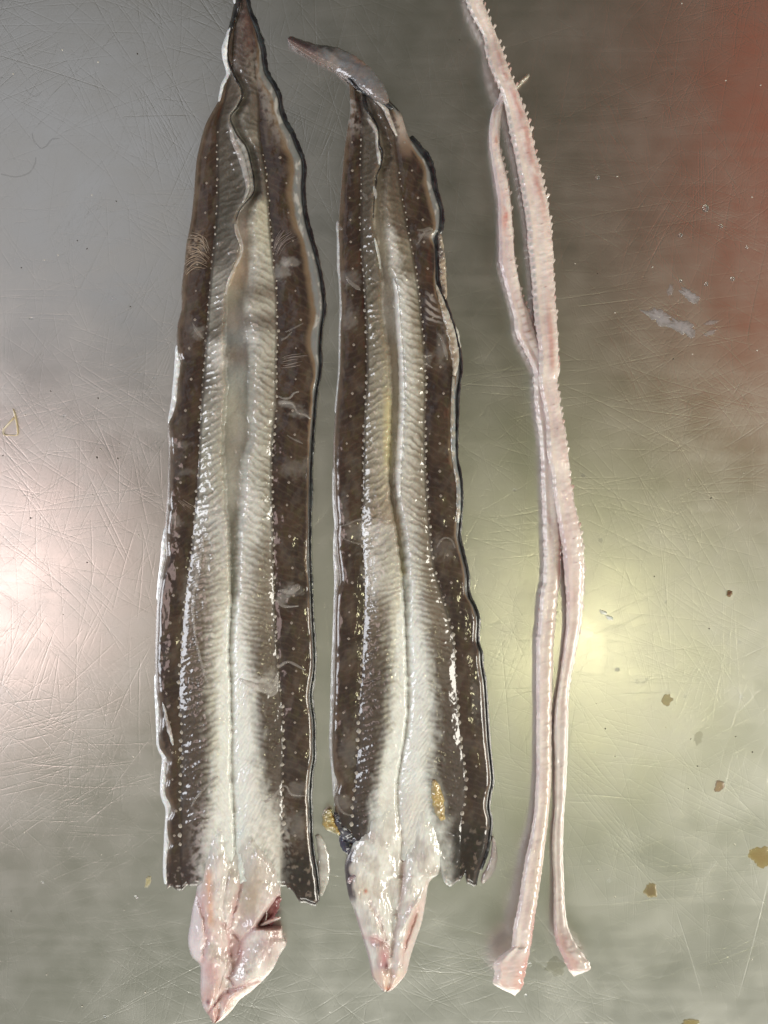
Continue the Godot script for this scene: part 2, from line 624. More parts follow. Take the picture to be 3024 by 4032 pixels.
func film(alpha: float, rough := 0.3) -> StandardMaterial3D:
	var m := StandardMaterial3D.new()
	m.vertex_color_use_as_albedo = true
	m.albedo_color = Color(1, 1, 1, alpha)
	m.transparency = BaseMaterial3D.TRANSPARENCY_ALPHA
	m.roughness = rough
	m.clearcoat_enabled = true
	m.clearcoat = 0.8
	m.clearcoat_roughness = 0.12
	return m

func area(called: String, at: Vector3, look: Vector3, size: Vector2, radiance: float, c: Color) -> void:
	var l := AreaLight3D.new()
	l.name = called
	l.area_size = size
	l.area_normalize_energy = false
	l.light_energy = radiance / PI
	l.light_color = c
	l.shadow_enabled = true
	l.area_range = 6.0
	add_child(l)
	l.look_at_from_position(at, look, Vector3.FORWARD if absf((look - at).normalized().y) > 0.9 else Vector3.UP)

func _ready() -> void:
	# ---- camera, surroundings, lamps, exposure
	var cam := Camera3D.new()
	cam.name = "camera"
	cam.fov = rad_to_deg(2.0 * atan(0.5 * 4032.0 * K / H))
	cam.near = 0.02
	cam.far = 20.0
	add_child(cam)
	cam.look_at_from_position(Vector3(0, H, 0), Vector3.ZERO, Vector3.FORWARD)
	var we := WorldEnvironment.new()
	we.name = "surroundings"
	var env := Environment.new()
	env.background_mode = Environment.BG_COLOR
	env.background_color = Color(0.100, 0.096, 0.070).linear_to_srgb()
	env.background_energy_multiplier = 1.0
	env.tonemap_mode = Environment.TONE_MAPPER_LINEAR
	env.tonemap_exposure = 1.0
	env.sdfgi_enabled = true
	env.ssao_enabled = true
	env.ssil_enabled = true
	we.environment = env
	add_child(we)
	area("ceiling_panel", Vector3(0.2, 1.8, 1.2), Vector3(0.2, 0, 1.2), Vector2(3.4, 2.2), 0.155, Color(0.96, 1.0, 0.88))
	area("cool_ceiling_panel", Vector3(-1.0, 1.8, -0.98), Vector3(-1.0, 0, -0.98), Vector2(1.2, 1.1), 0.52, Color(0.94, 0.95, 1.0))
	area("red_ceiling_panel", Vector3(1.42, 1.8, -1.0), Vector3(1.42, 0, -1.0), Vector2(1.0, 1.6), 0.4, Color(1.0, 0.32, 0.09))
	area("right_lamp", Vector3(0.548, 1.8, 0.377), Vector3(0.3, 0, 0.2), Vector2(0.13, 0.13), 34.0, Color(1.0, 0.965, 0.77))
	area("right_lamp_diffuser", Vector3(0.66, 1.85, 0.34), Vector3(0.66, 0, 0.34), Vector2(1.1, 1.3), 0.135, Color(0.96, 1.0, 0.66))
	area("left_lamp", Vector3(-1.15, 1.8, 0.22), Vector3(-0.1, 0, 0.1), Vector2(0.5, 0.5), 5.0, Color(1.0, 0.88, 0.86))
	area("right_key_lamp", Vector3(2.7, 1.5, 1.0), Vector3(0, 0, 0), Vector2(1.5, 0.9), 23.0, Color(1.0, 0.98, 0.93))
	area("left_key_lamp", Vector3(-2.7, 1.3, 0.3), Vector3(0, 0, 0), Vector2(0.8, 1.6), 14.0, Color(0.96, 0.97, 1.0))
	area("front_key_lamp", Vector3(0.1, 1.7, 3.2), Vector3(0, 0, 0), Vector2(2.4, 1.1), 8.7, Color(1.0, 0.99, 0.95))

	rng.seed = 4211
	for d in [[n_big, 11, 0.0045, 3], [n_mid, 12, 0.022, 3], [n_fine, 13, 0.09, 2], [n_fib, 14, 0.06, 2]]:
		var n: FastNoiseLite = d[0]
		n.seed = d[1]
		n.noise_type = FastNoiseLite.TYPE_SIMPLEX_SMOOTH
		n.frequency = d[2]
		n.fractal_octaves = d[3]
	M.wet_noise = wet_normal(0.02, 5)
	M.flesh = wet(0.45, 0.9, 0.22, 26.0)
	M.head = wet(0.42, 0.9, 0.2, 18.0)
	M.skin = wet(0.3, 1.0, 0.35, 30.0)
	M.bone = wet(0.42, 0.9, 0.22, 26.0)
	M.fat = wet(0.35, 1.0, 0.3, 30.0)
	M.spot = plain(Color(0.20, 0.165, 0.14), 0.55)
	M.pore_dull = plain(Color(0.24, 0.21, 0.18), 0.5, 0.15)
	M.pore = plain(Color(0.31, 0.28, 0.245), 0.5, 0.15)
	M.tooth_pink = plain(Color(0.53, 0.37, 0.345), 0.4, 0.7)
	M.tooth = plain(Color(0.60, 0.53, 0.50), 0.4, 0.7)
	M.film = film(0.32)
	M.thin_film = film(0.2)
	M.stain = film(0.55, 0.35)
	M.scum = film(0.6, 0.5)
	M.tide = film(0.16, 0.5)
	M.strand = plain(Color.WHITE, 0.4, 0.6)
	M.dry = plain(Color.WHITE, 0.6)

	worktop()
	eel_one()
	eel_two()
	backbones()
	bits()

# ------------------------------------------------------------------ the worktop
func worktop() -> void:
	var m := StandardMaterial3D.new()
	m.albedo_color = Color(0.60, 0.595, 0.575).linear_to_srgb()
	m.metallic = 1.0
	m.roughness = 1.0
	m.roughness_texture = steel_rough()
	m.normal_enabled = true
	m.normal_texture = steel_normal()
	m.normal_scale = 0.27
	m.clearcoat_enabled = true
	m.clearcoat = 0.3
	m.clearcoat_roughness = 0.16
	m.uv1_scale = Vector3(2, 2, 2)
	var st := SurfaceTool.new()
	st.begin(Mesh.PRIMITIVE_TRIANGLES)
	var s := 0.72
	var quad := func(a: Vector3, b: Vector3, c: Vector3, d: Vector3, n: Vector3) -> void:
		var uv := [Vector2(0, 0), Vector2(1, 0), Vector2(1, 1), Vector2(0, 1)]
		var v := [a, b, c, d]
		for k in [0, 1, 2, 0, 2, 3]:
			st.set_normal(n)
			st.set_uv(uv[k])
			st.add_vertex(v[k])
	quad.call(Vector3(-s, 0, -s), Vector3(s, 0, -s), Vector3(s, 0, s), Vector3(-s, 0, s), Vector3.UP)
	quad.call(Vector3(-s, 0, s), Vector3(s, 0, s), Vector3(s, -0.03, s), Vector3(-s, -0.03, s), Vector3.BACK)
	quad.call(Vector3(s, 0, -s), Vector3(-s, 0, -s), Vector3(-s, -0.03, -s), Vector3(s, -0.03, -s), Vector3.FORWARD)
	quad.call(Vector3(s, 0, s), Vector3(s, 0, -s), Vector3(s, -0.03, -s), Vector3(s, -0.03, s), Vector3.RIGHT)
	quad.call(Vector3(-s, 0, -s), Vector3(-s, 0, s), Vector3(-s, -0.03, s), Vector3(-s, -0.03, -s), Vector3.LEFT)
	st.generate_tangents()
	var o := obj("steel_slab", st.commit(), m)
	o.set_meta("kind", "structure")
	tag(o, "scratched brushed stainless steel worktop under the eels and backbones")

# ------------------------------------------------------------------ eel on the left
func eel_one() -> void:
	var e := new_eel()
	e.seed_ = 0.0
	e.top = -70.0
	e.L = lut([-80, 935, 0, 924, 48, 914, 96, 905, 145, 897, 193, 892, 241, 893, 289, 900, 338, 876, 386, 864, 434, 838, 482, 812, 530, 796, 579, 784, 627, 774, 675, 769, 772, 762, 868, 751, 964, 733, 1045, 725, 1141, 714, 1213, 714, 1286, 698, 1382, 696, 1420, 706, 1470, 703, 1500, 697, 1527, 696, 1575, 692, 1624, 680, 1672, 661, 1768, 664, 1896, 660, 1993, 655, 2089, 648, 2137, 646, 2186, 649, 2234, 640, 2282, 630, 2379, 617, 2523, 611, 2620, 610, 2716, 614, 2764, 620, 2845, 624, 2893, 620, 2941, 626, 2965, 640, 2989, 654, 3020, 652, 3050, 648, 3070, 652, 3100, 645, 3134, 650, 3170, 668, 3200, 668, 3231, 656, 3290, 658, 3320, 664, 3350, 656, 3436, 650, 3480, 656, 3560, 662])
	e.R = lut([-80, 962, 0, 972, 48, 984, 96, 1004, 145, 1020, 193, 1034, 241, 1040, 289, 1050, 338, 1080, 386, 1100, 434, 1107, 482, 1124, 530, 1152, 579, 1171, 627, 1192, 675, 1196, 723, 1193, 772, 1194, 820, 1198, 868, 1206, 916, 1218, 964, 1233, 1045, 1254, 1093, 1264, 1141, 1270, 1189, 1275, 1238, 1274, 1286, 1266, 1334, 1262, 1382, 1260, 1431, 1262, 1479, 1258, 1527, 1249, 1575, 1243, 1672, 1235, 1816, 1226, 1993, 1222, 2186, 1221, 2330, 1226, 2427, 1230, 2620, 1238, 2740, 1224, 2845, 1236, 2941, 1237, 2989, 1236, 3038, 1228, 3134, 1221, 3231, 1225, 3279, 1226, 3345, 1232, 3436, 1246, 3535, 1258, 3600, 1262])
	e.xa = lut([-80, 940, 100, 925, 240, 915, 400, 880, 506, 856, 627, 854, 723, 855, 820, 854, 916, 845, 948, 842, 1045, 834, 1141, 826, 1238, 818, 1334, 813, 1431, 806, 1527, 797, 1624, 791, 1720, 787, 1816, 783, 1896, 779, 1993, 770, 2089, 761, 2186, 753, 2282, 739, 2379, 728, 2475, 720, 2572, 713, 2668, 708, 2764, 707, 2893, 714, 2989, 714, 3086, 712, 3182, 711, 3279, 711, 3375, 709, 3600, 709])
	e.xb = lut([-80, 962, 100, 990, 240, 1000, 400, 1020, 530, 1022, 627, 1039, 723, 1052, 820, 1059, 916, 1065, 948, 1068, 1045, 1078, 1141, 1089, 1238, 1091, 1334, 1092, 1431, 1089, 1527, 1089, 1624, 1084, 1720, 1076, 1816, 1071, 1993, 1071, 2089, 1075, 2186, 1076, 2282, 1078, 2379, 1080, 2475, 1085, 2572, 1090, 2668, 1100, 2764, 1109, 2796, 1112, 2893, 1114, 2989, 1114, 3086, 1112, 3182, 1114, 3279, 1112, 3600, 1112])
	e.g0 = lut([-80, 952, 24, 945, 145, 901, 227, 896, 299, 926, 366, 957, 420, 934, 463, 908, 530, 936, 579, 972, 651, 990, 723, 1001, 762, 996, 820, 950, 873, 928, 945, 946, 996, 946, 1093, 907, 1151, 892, 1238, 888, 1310, 883, 1455, 888, 1527, 892, 1623, 883, 1768, 876, 1864, 884, 1993, 888, 2089, 900, 2186, 904, 2282, 909, 2403, 908, 2499, 903, 2572, 899, 2644, 904, 2764, 907, 2893, 910, 3013, 904, 3086, 908, 3182, 918, 3600, 925])
	e.g1 = lut([-80, 956, 24, 951, 145, 915, 227, 912, 299, 940, 366, 968, 420, 950, 463, 930, 530, 952, 579, 982, 651, 1004, 723, 1012, 762, 1008, 820, 985, 873, 975, 945, 980, 1093, 975, 1238, 960, 1310, 975, 1479, 984, 1623, 979, 1720, 984, 1816, 955, 1945, 950, 2041, 936, 2137, 931, 2234, 929, 2330, 924, 2427, 912, 2499, 908, 2644, 909, 3600, 930])
	e.th = lut([-80, 4.0, 200, 5.0, 600, 7.5, 1200, 9.0, 2400, 10.5, 3200, 10.0, 3500, 7.0])
	e.lip = lut([-80, 1.0, 200, 1.8, 600, 2.4, 940, 2.0, 1100, 1.2, 1500, 0.8, 2400, 0.3, 3000, 0.0])
	e.blue = lut([-80, 14, 200, 25, 400, 48, 600, 52, 900, 46, 1100, 62, 1300, 50, 1450, 32, 1700, 16, 2600, 15, 3600, 15])
	e.core = lut([-80, 0, 2250, 0, 2450, 22, 2650, 44, 2850, 56, 3100, 70, 3300, 110, 3600, 130])
	e.k0 = lut([-80, 0.3, 300, 0.5, 900, 0.55, 1040, 0.2, 1200, 0.08, 2000, 0.12, 2200, 0.28, 2500, 0.38, 3600, 0.42])
	e.lo = clut([-80, [0.12, 0.08, 0.065], 300, [0.11, 0.08, 0.06], 500, [0.09, 0.07, 0.052], 900, [0.088, 0.075, 0.058], 1020, [0.13, 0.11, 0.088], 1090, [0.36, 0.33, 0.27], 1280, [0.34, 0.31, 0.25], 1320, [0.14, 0.11, 0.08], 1355, [0.42, 0.40, 0.34], 1430, [0.36, 0.33, 0.28], 1500, [0.15, 0.115, 0.09], 1590, [0.33, 0.30, 0.24], 1760, [0.42, 0.39, 0.30], 1900, [0.40, 0.37, 0.30], 2050, [0.46, 0.44, 0.38], 2110, [0.28, 0.23, 0.165], 2300, [0.18, 0.135, 0.095], 2500, [0.125, 0.09, 0.062], 2800, [0.085, 0.06, 0.043], 3100, [0.08, 0.055, 0.04], 3600, [0.07, 0.045, 0.04]])
	e.li = clut([-80, [0.16, 0.12, 0.10], 300, [0.17, 0.13, 0.10], 470, [0.24, 0.22, 0.20], 560, [0.40, 0.39, 0.39], 700, [0.30, 0.28, 0.26], 850, [0.15, 0.13, 0.11], 1020, [0.16, 0.14, 0.12], 1100, [0.36, 0.33, 0.29], 1320, [0.20, 0.17, 0.13], 1360, [0.46, 0.44, 0.39], 1500, [0.36, 0.33, 0.27], 1900, [0.44, 0.42, 0.34], 2050, [0.52, 0.50, 0.45], 2300, [0.54, 0.51, 0.42], 2500, [0.60, 0.58, 0.48], 3600, [0.60, 0.58, 0.50]])
	e.ro = clut([-80, [0.13, 0.08, 0.075], 100, [0.14, 0.085, 0.08], 300, [0.09, 0.068, 0.055], 480, [0.12, 0.1, 0.078], 540, [0.20, 0.175, 0.14], 600, [0.10, 0.08, 0.064], 760, [0.12, 0.10, 0.08], 810, [0.38, 0.35, 0.26], 1080, [0.46, 0.44, 0.36], 1150, [0.22, 0.18, 0.14], 1200, [0.44, 0.41, 0.34], 1260, [0.19, 0.16, 0.125], 1340, [0.42, 0.39, 0.32], 1500, [0.32, 0.28, 0.22], 1700, [0.38, 0.34, 0.27], 1950, [0.40, 0.37, 0.30], 2060, [0.40, 0.37, 0.31], 2200, [0.25, 0.205, 0.155], 2400, [0.20, 0.16, 0.12], 2600, [0.12, 0.088, 0.064], 2900, [0.078, 0.053, 0.04], 3250, [0.12, 0.09, 0.075], 3600, [0.06, 0.045, 0.04]])
	e.ri = clut([-80, [0.22, 0.15, 0.14], 100, [0.20, 0.14, 0.125], 300, [0.14, 0.11, 0.09], 420, [0.26, 0.235, 0.20], 540, [0.30, 0.275, 0.235], 620, [0.14, 0.12, 0.10], 760, [0.18, 0.155, 0.14], 820, [0.36, 0.32, 0.25], 1080, [0.50, 0.47, 0.40], 1150, [0.26, 0.22, 0.17], 1210, [0.48, 0.45, 0.38], 1265, [0.24, 0.205, 0.17], 1345, [0.50, 0.48, 0.42], 1500, [0.45, 0.42, 0.35], 1900, [0.54, 0.53, 0.47], 2040, [0.62, 0.61, 0.57], 2300, [0.60, 0.58, 0.53], 2600, [0.64, 0.63, 0.59], 3600, [0.58, 0.56, 0.51]])
	e.gc = clut([-80, [0.10, 0.07, 0.06], 240, [0.13, 0.10, 0.085], 500, [0.24, 0.21, 0.17], 800, [0.22, 0.18, 0.155], 930, [0.42, 0.32, 0.26], 1060, [0.46, 0.32, 0.21], 1180, [0.34, 0.29, 0.22], 1260, [0.30, 0.25, 0.22], 1330, [0.25, 0.25, 0.25], 1400, [0.25, 0.20, 0.165], 1480, [0.36, 0.36, 0.33], 1600, [0.38, 0.355, 0.29], 1750, [0.38, 0.34, 0.28], 1900, [0.43, 0.40, 0.35], 2100, [0.38, 0.345, 0.29], 2300, [0.36, 0.345, 0.30], 2450, [0.44, 0.42, 0.36], 3600, [0.5, 0.47, 0.42]])
	e.bot.resize(102)
	for k in 102:
		var u := k / 100.0
		e.bot[k] = 3498.0 + 26.0 * n_mid.get_noise_2d(u * 420.0, 7.0)
		if u > 0.14 and u < 0.8:
			e.bot[k] = 3490.0
		elif u >= 0.8:
			e.bot[k] = lerpf(3502.0, 3560.0, ss(0.8, 0.9, u)) - 16.0 * ss(0.96, 1.0, u) + 18.0 * n_mid.get_noise_2d(u * 420.0, 17.0)
	var paint := func(x: float, y: float, c: Color) -> Color:
		var m := n_mid.get_noise_2d(x * 1.3 + 9.0, y * 1.3)
		# pale right margin and inner folds of the narrow tail end
		var r := e.R[ix(y)]
		var l := e.L[ix(y)]
		var k := ss(60, 90, y) * ss(620, 480, y) * ss(34, 14, absf(x - (r - 52.0 + 16.0 * m)))
		c = c.lerp(Color(0.26, 0.23, 0.205), 0.6 * k * ss(-0.5, 0.3, m))
		c = c * lerpf(0.6, 1.0, ss(120, 330, y))
		k = ss(40, 80, y) * ss(240, 170, y) * gs(x - (l + r) * 0.5 - 26.0, 26.0)
		c = c.lerp(Color(0.085, 0.045, 0.04), 0.6 * k)
		k = gs(x - 768.0 - 0.25 * (y - 960.0) * -1.0, 34.0) * gs(y - 975.0, 55.0) * ss(-0.25, 0.35, m + n_fine.get_noise_2d(x * 0.5, y * 1.4))
		c = c.lerp(Color(0.33, 0.255, 0.19), 0.75 * k)
		# the loop of clear film near the right row of pores
		k = gs(maxf(absf(x - 1068.0 - (y - 530.0) * 0.12) - 22.0, 0.0), 5.0) * ss(470, 500, y) * ss(580, 570, y)
		c = c.lerp(Color(0.16, 0.13, 0.11), 0.3 * k)
		c = milky(x, y, c, [[1020, 2700, 66, 30, 0.75], [1062, 2660, 26, 30, 0.6], [1150, 2322, 34, 20, 0.55], [1112, 2350, 26, 24, 0.5], [1130, 1592, 40, 16, 0.45], [1180, 1630, 40, 14, 0.35], [1108, 1062, 34, 38, 0.55], [1150, 1034, 30, 20, 0.45], [960, 1950, 34, 70, 0.55], [1010, 2040, 22, 110, 0.35], [1000, 3080, 30, 60, 0.5], [1060, 3150, 60, 22, 0.45], [780, 1310, 26, 26, 0.4], [742, 2360, 30, 90, 0.22], [772, 2200, 12, 160, 0.4], [860, 1390, 40, 60, 0.5], [1165, 3110, 40, 30, 0.3], [1170, 3250, 30, 60, 0.28], [700, 1750, 50, 16, 0.25], [690, 2050, 24, 18, 0.3], [985, 1330, 30, 30, 0.5], [1160, 1840, 50, 40, 0.22], [740, 1860, 40, 14, 0.25]])
		# white flecked shoulder at the cut end
		k = ss(3120, 3330, y) * ss(940, 990, x) * ss(1150, 1080, x + 60.0 * m)
		c = c.lerp(Color(0.50, 0.47, 0.43) * (1.0 + 0.5 * m), 0.8 * k)
		k = ss(3300, 3420, y) * ss(1090, 1130, x)
		c = c.lerp(Color(0.02, 0.017, 0.015).lerp(Color(0.16, 0.13, 0.11), ss(0.25, 0.5, m)), 0.75 * k)
		k = ss(3360, 3440, y) * ss(800, 740, x)
		c = c.lerp(Color(0.035, 0.024, 0.022).lerp(Color(0.20, 0.16, 0.15), ss(0.2, 0.5, m)), 0.8 * k)
		k = ss(3080, 3300, y) * ss(725, 800, x) * ss(925, 860, x) * ss(-0.3, 0.2, m)
		c = c.lerp(Color(0.52, 0.47, 0.47), 0.45 * k)
		return c
	var host := thing("split_eel", "left split eel with white pink twisted head and ragged white fin edge on its left", "eel", "split eels lying side by side")
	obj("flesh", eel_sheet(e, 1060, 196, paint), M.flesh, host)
	var pm := pore_mesh()
	pores(e, host, e.xa, 520, 3390, 26, 35, pm)
	pores(e, host, e.xb, 610, 3300, 26, 34, pm)
	spots(e, host, 620, 3340, pm)
	# the fin: a thin white rim that shows wherever the brown edge draws back
	var rim_pts := []
	var fin := lut([-80, 916, 0, 917, 48, 912, 96, 902, 145, 888, 193, 872, 241, 878, 289, 890, 338, 868, 386, 859, 434, 836, 482, 811, 579, 781, 675, 767, 868, 749, 964, 731, 1045, 723, 1141, 712, 1213, 711, 1286, 696, 1400, 688, 1479, 683, 1527, 678, 1575, 674, 1624, 666, 1672, 659, 1768, 662, 1896, 657, 2041, 648, 2089, 644, 2137, 636, 2186, 632, 2234, 627, 2282, 621, 2379, 614, 2523, 608, 2620, 607, 2716, 607, 2764, 609, 2845, 613, 2893, 615, 2941, 617, 2965, 630, 2989, 637, 3038, 633, 3086, 630, 3134, 632, 3182, 650, 3231, 649, 3279, 646, 3345, 643, 3436, 641, 3490, 648])
	var yy := -70.0
	while yy < 3490.0:
		var a := fin[ix(yy)]
		var b := e.L[ix(yy)] + 14.0
		if e.L[ix(yy)] - a < 4.0:
			a = b - 9.0
		rim_pts.append_array([(a + b) * 0.5, yy, maxf((b - a) * 0.5, 4.0)])
		yy += 24.0
	obj("fin_edge", strip(rim_pts, 2.2, on_table, Color(0.84, 0.83, 0.83), Color(0.74, 0.72, 0.73), 0.05), M.fat, host)
	# the dark outer skin along the right side and the folded skin in the tail
	var skin := []
	yy = -70.0
	while yy < 3540.0:
		var i := ix(yy)
		var w := lerpf(13.0, 7.0, ss(700, 1300, yy)) + 6.0 * n_big.get_noise_2d(3.0, yy * 3.0)
		skin.append_array([e.R[i] + 4.0 - w * 0.3, yy, w])
		yy += 26.0
	obj("skin_edge", strip(skin, 1.7, on_table, Color(0.010, 0.010, 0.013), Color(0.035, 0.040, 0.044), 0.3, 7.0, 9, 0.12), M.skin, host)
	var hs := func(x: float, y: float) -> float:
		return e.height(x, y)
	obj("folded_skin", strip([948, -60, 20, 930, 40, 12, 899, 145, 8, 894, 227, 7, 922, 296, 6, 955, 364, 5, 936, 420, 4, 908, 463, 3.5, 935, 530, 3.5, 970, 579, 3.5, 990, 651, 3.5, 1001, 723, 3.5, 995, 765, 3, 948, 822, 3, 928, 873, 2], 0.9, hs, Color(0.008, 0.008, 0.010), Color(0.03, 0.028, 0.03), 0.25, 6.0), M.skin, host)
	obj("folded_edge", strip([905, 490, 7, 918, 550, 10, 945, 610, 13, 965, 680, 11, 975, 740, 8, 955, 800, 4], 1.0, hs, Color(0.33, 0.315, 0.31), Color(0.30, 0.26, 0.24), 0.2), M.flesh, host)
	obj("folded_edge", strip([926, 880, 5, 935, 920, 9, 950, 965, 8, 948, 1005, 5, 925, 1050, 5, 898, 1110, 6, 889, 1160, 4], 1.1, hs, Color(0.50, 0.48, 0.48), Color(0.36, 0.31, 0.28), 0.2), M.flesh, host)
	obj("skin_sliver", strip([1248, 3285, 10, 1268, 3340, 20, 1276, 3420, 26, 1268, 3490, 18, 1262, 3530, 6], 1.2, on_table, Color(0.44, 0.42, 0.39), Color(0.32, 0.30, 0.27), 0.2), M.fat, host)
	# torn white films on the flesh
	var pale := Color(0.55, 0.52, 0.49)
	for p in [
		[[798, 2040, 7, 800, 2100, 9, 790, 2170, 7, 778, 2240, 9, 764, 2320, 7, 758, 2380, 7, 764, 2470, 6, 780, 2560, 6, 800, 2640, 6, 812, 2680, 4], 0.8],
		[[1092, 2327, 4, 1110, 2325, 9, 1140, 2330, 13, 1165, 2315, 16, 1180, 2300, 9], 0.9],
		[[1086, 2362, 5, 1108, 2380, 9, 1130, 2388, 6, 1178, 2386, 3], 0.7],
		[[1094, 2630, 5, 1130, 2606, 7, 1165, 2618, 6, 1204, 2640, 3], 0.7],
		[[1096, 2640, 6, 1078, 2690, 14, 1050, 2710, 22, 1000, 2700, 15, 940, 2672, 6], 0.9],
		[[1090, 2660, 9, 1080, 2716, 18, 1050, 2740, 10], 0.8],
		[[752, 3178, 4, 770, 3145, 6, 800, 3110, 6, 835, 3075, 7, 860, 3055, 4], 0.7],
		[[1040, 3160, 6, 1080, 3135, 8, 1110, 3098, 5, 1128, 3098, 5, 1150, 3128, 5, 1215, 3134, 3], 0.7],
		
		[[1092, 1558, 4, 1115, 1568, 5, 1140, 1566, 5, 1158, 1548, 5, 1180, 1540, 3], 0.7],
		[[1094, 1586, 8, 1120, 1584, 9, 1150, 1590, 6, 1172, 1624, 5, 1200, 1632, 6, 1222, 1650, 4], 0.8],
		
		[[1128, 1710, 3, 1150, 1726, 4, 1180, 1740, 4, 1194, 1748, 2], 0.6],
		
		
		[[758, 1270, 3, 772, 1300, 8, 792, 1324, 7, 806, 1332, 3], 0.6], 
		
		[[1124, 1308, 3, 1160, 1290, 4, 1195, 1272, 3], 0.6], 
		[[1104, 1338, 6, 1126, 1330, 5, 1150, 1306, 3], 0.5]]:
		obj("torn_membrane", strip(p[0], float(p[1]) * 0.45, hs, pale, Color(0.40, 0.36, 0.33), 0.4, 5.0, 7, 0.9), M.film if float(p[1]) > 0.65 else M.thin_film, host)
	obj("muscle_strand", strip([640, 2765, 2, 650, 2800, 6, 660, 2850, 9, 672, 2900, 7, 682, 2935, 4], 1.2, hs, Color(0.28, 0.24, 0.23), Color(0.5, 0.48, 0.48), 0.5, 5.0), M.flesh, host)
	# frayed fibres where the scales were scraped
	fibres(host, hs, [745, 915, 822, 975], [728, 1090, 800, 1062], 26, 0.25, Color(0.40, 0.31, 0.24))
	fibres(host, hs, [1072, 985, 1130, 905], [1090, 1008, 1160, 935], 16, 0.1, Color(0.24, 0.19, 0.18))
	fibres(host, hs, [1108, 1402, 1198, 1396], [1108, 1448, 1196, 1442], 9, 0.0, Color(0.26, 0.21, 0.19))
	fibres(host, hs, [722, 1965, 762, 1990], [698, 1972, 735, 2002], 10, 0.0, Color(0.22, 0.17, 0.14))

	# ---- head
	var hl := lut([3180, 850, 3260, 815, 3340, 790, 3420, 782, 3480, 776, 3517, 772, 3580, 757, 3639, 748, 3693, 740, 3734, 744, 3770, 758, 3797, 785, 3842, 789, 3888, 788, 3933, 792, 3969, 801, 3996, 820, 4028, 838])
	var notch := lut([3500, 1112, 3520, 1104, 3545, 1086, 3580, 1060, 3612, 1036, 3640, 1022, 3700, 1020])
	var hr := lut([3180, 960, 3260, 1010, 3340, 1060, 3420, 1098, 3500, 1106, 3600, 1108, 3690, 1116, 3716, 1128, 3757, 1104, 3820, 1072, 3874, 1022, 3906, 986, 3937, 944, 3974, 916, 4014, 876, 4029, 850])
	var creases := [[772, 3517, 800, 3600, 815, 3690, 797, 3785], [962, 3300, 944, 3500, 900, 3660, 908, 3760], [1000, 3652, 952, 3700, 940, 3770, 902, 3850, 922, 3882], [880, 3640, 945, 3700], [1020, 3860, 960, 3880, 900, 3905]]
	var hf := func(x: float, y: float, u: float, l: float, r: float) -> float:
		var w := r - l
		var d := minf(minf(x - l, r - x), (4034.0 - y) * 1.2)
		var ed := clampf(d / 60.0, 0.0, 1.0)
		var h := 7.6 + 3.0 * gs(u - 0.24, 0.15) + 2.6 * gs(u - 0.76, 0.15) - 2.2 * gs(u - 0.5 + 0.06 * sin(y * 0.012), 0.10) - 0.9 * gs(u - 0.36 + 0.03 * sin(y * 0.02), 0.025)
		h += 3.0 * gs(x - 1062.0, 52.0) * gs(y - 3730.0, 70.0) - 2.2 * gs(x - 925.0, 36.0) * gs(y - 3735.0, 70.0) + 2.4 * gs(x - 950.0, 60.0) * gs(y - 3850.0, 50.0)
		h -= 2.6 * ss(3860, 4010, y)
		h -= 1.8 * gs((x - 818.0) - (3990.0 - y) * 0.75, 7.0) * ss(3890, 3930, y)
		h += 0.9 * n_big.get_noise_2d(x * 2.0, y * 2.0) + 0.75 * n_mid.get_noise_2d(x * 1.0, y * 0.4 + 40.0) + 0.16 * n_fine.get_noise_2d(x * 1.2, y * 0.4)
		h *= sqrt(maxf(0.0, 1.0 - (1.0 - ed) * (1.0 - ed)))
		var body := e.height(x, minf(y, 3480.0)) if y < 3500.0 else 0.0
		var k := ss(3190.0, 3400.0, y + 30.0 * n_mid.get_noise_2d(x * 0.6, 5.0))
		h = maxf(0.03, lerpf(minf(body, 9.0) - 1.2, h, k)) + 0.0 * w
		h -= 1.3 * crease(x, y, creases, 8.0) * ss(3400, 3480, y)
		var cut := ss(-24.0, 14.0, x - notch[ix(y)]) * ss(3505, 3530, y) * ss(3664, 3640, y)
		return lerpf(maxf(h, 0.03), -0.8, cut)
	var cf := func(x: float, y: float, u: float, l: float, r: float) -> Color:
		var m := n_mid.get_noise_2d(x * 0.9 + 3.0, y * 0.5)
		var b := n_big.get_noise_2d(x * 2.5, y * 2.0 + 300.0)
		var f := n_fine.get_noise_2d(x * 1.3, y * 0.35)
		var c := Color(0.60, 0.55, 0.53).lerp(Color(0.47, 0.42, 0.39), ss(-0.2, 0.5, b + 0.5 * m))
		c = c * (1.0 + 0.10 * f)
		c = c.lerp(Color(0.36, 0.33, 0.285), 0.6 * gs(x - 955.0 + 20.0 * m, 70.0) * ss(3640, 3500, y))
		c = c.lerp(Color(0.56, 0.42, 0.42), 0.5 * ss(0.0, 0.45, n_mid.get_noise_2d(x * 0.5 + 77.0, y * 0.35)) * ss(3450, 3600, y))
		c = c.lerp(Color(0.60, 0.36, 0.27), 0.85 * gs(x - 824.0 - (y - 3540.0) * 0.04, 15.0) * ss(3400, 3450, y) * ss(3680, 3620, y))
		c = c.lerp(Color(0.68, 0.62, 0.65), 0.7 * ss(830, 790, x) * ss(3480, 3540, y))
		c = c.lerp(Color(0.38, 0.27, 0.15), 0.55 * gs(x - 1000.0 + (y - 3500.0) * 0.25, 34.0) * gs(y - 3530.0, 90.0))
		c = c.lerp(Color(0.53, 0.27, 0.27), 0.65 * gs(x - 925.0 + 20.0 * m, 40.0) * gs(y - 3740.0, 75.0))
		c = c.lerp(Color(0.56, 0.30, 0.28), 0.55 * gs(x - 830.0, 40.0) * gs(y - 3830.0, 60.0))
		c = c.lerp(Color(0.55, 0.28, 0.24), 0.55 * gs(x - 800.0, 12.0) * gs(y - 3560.0, 60.0))
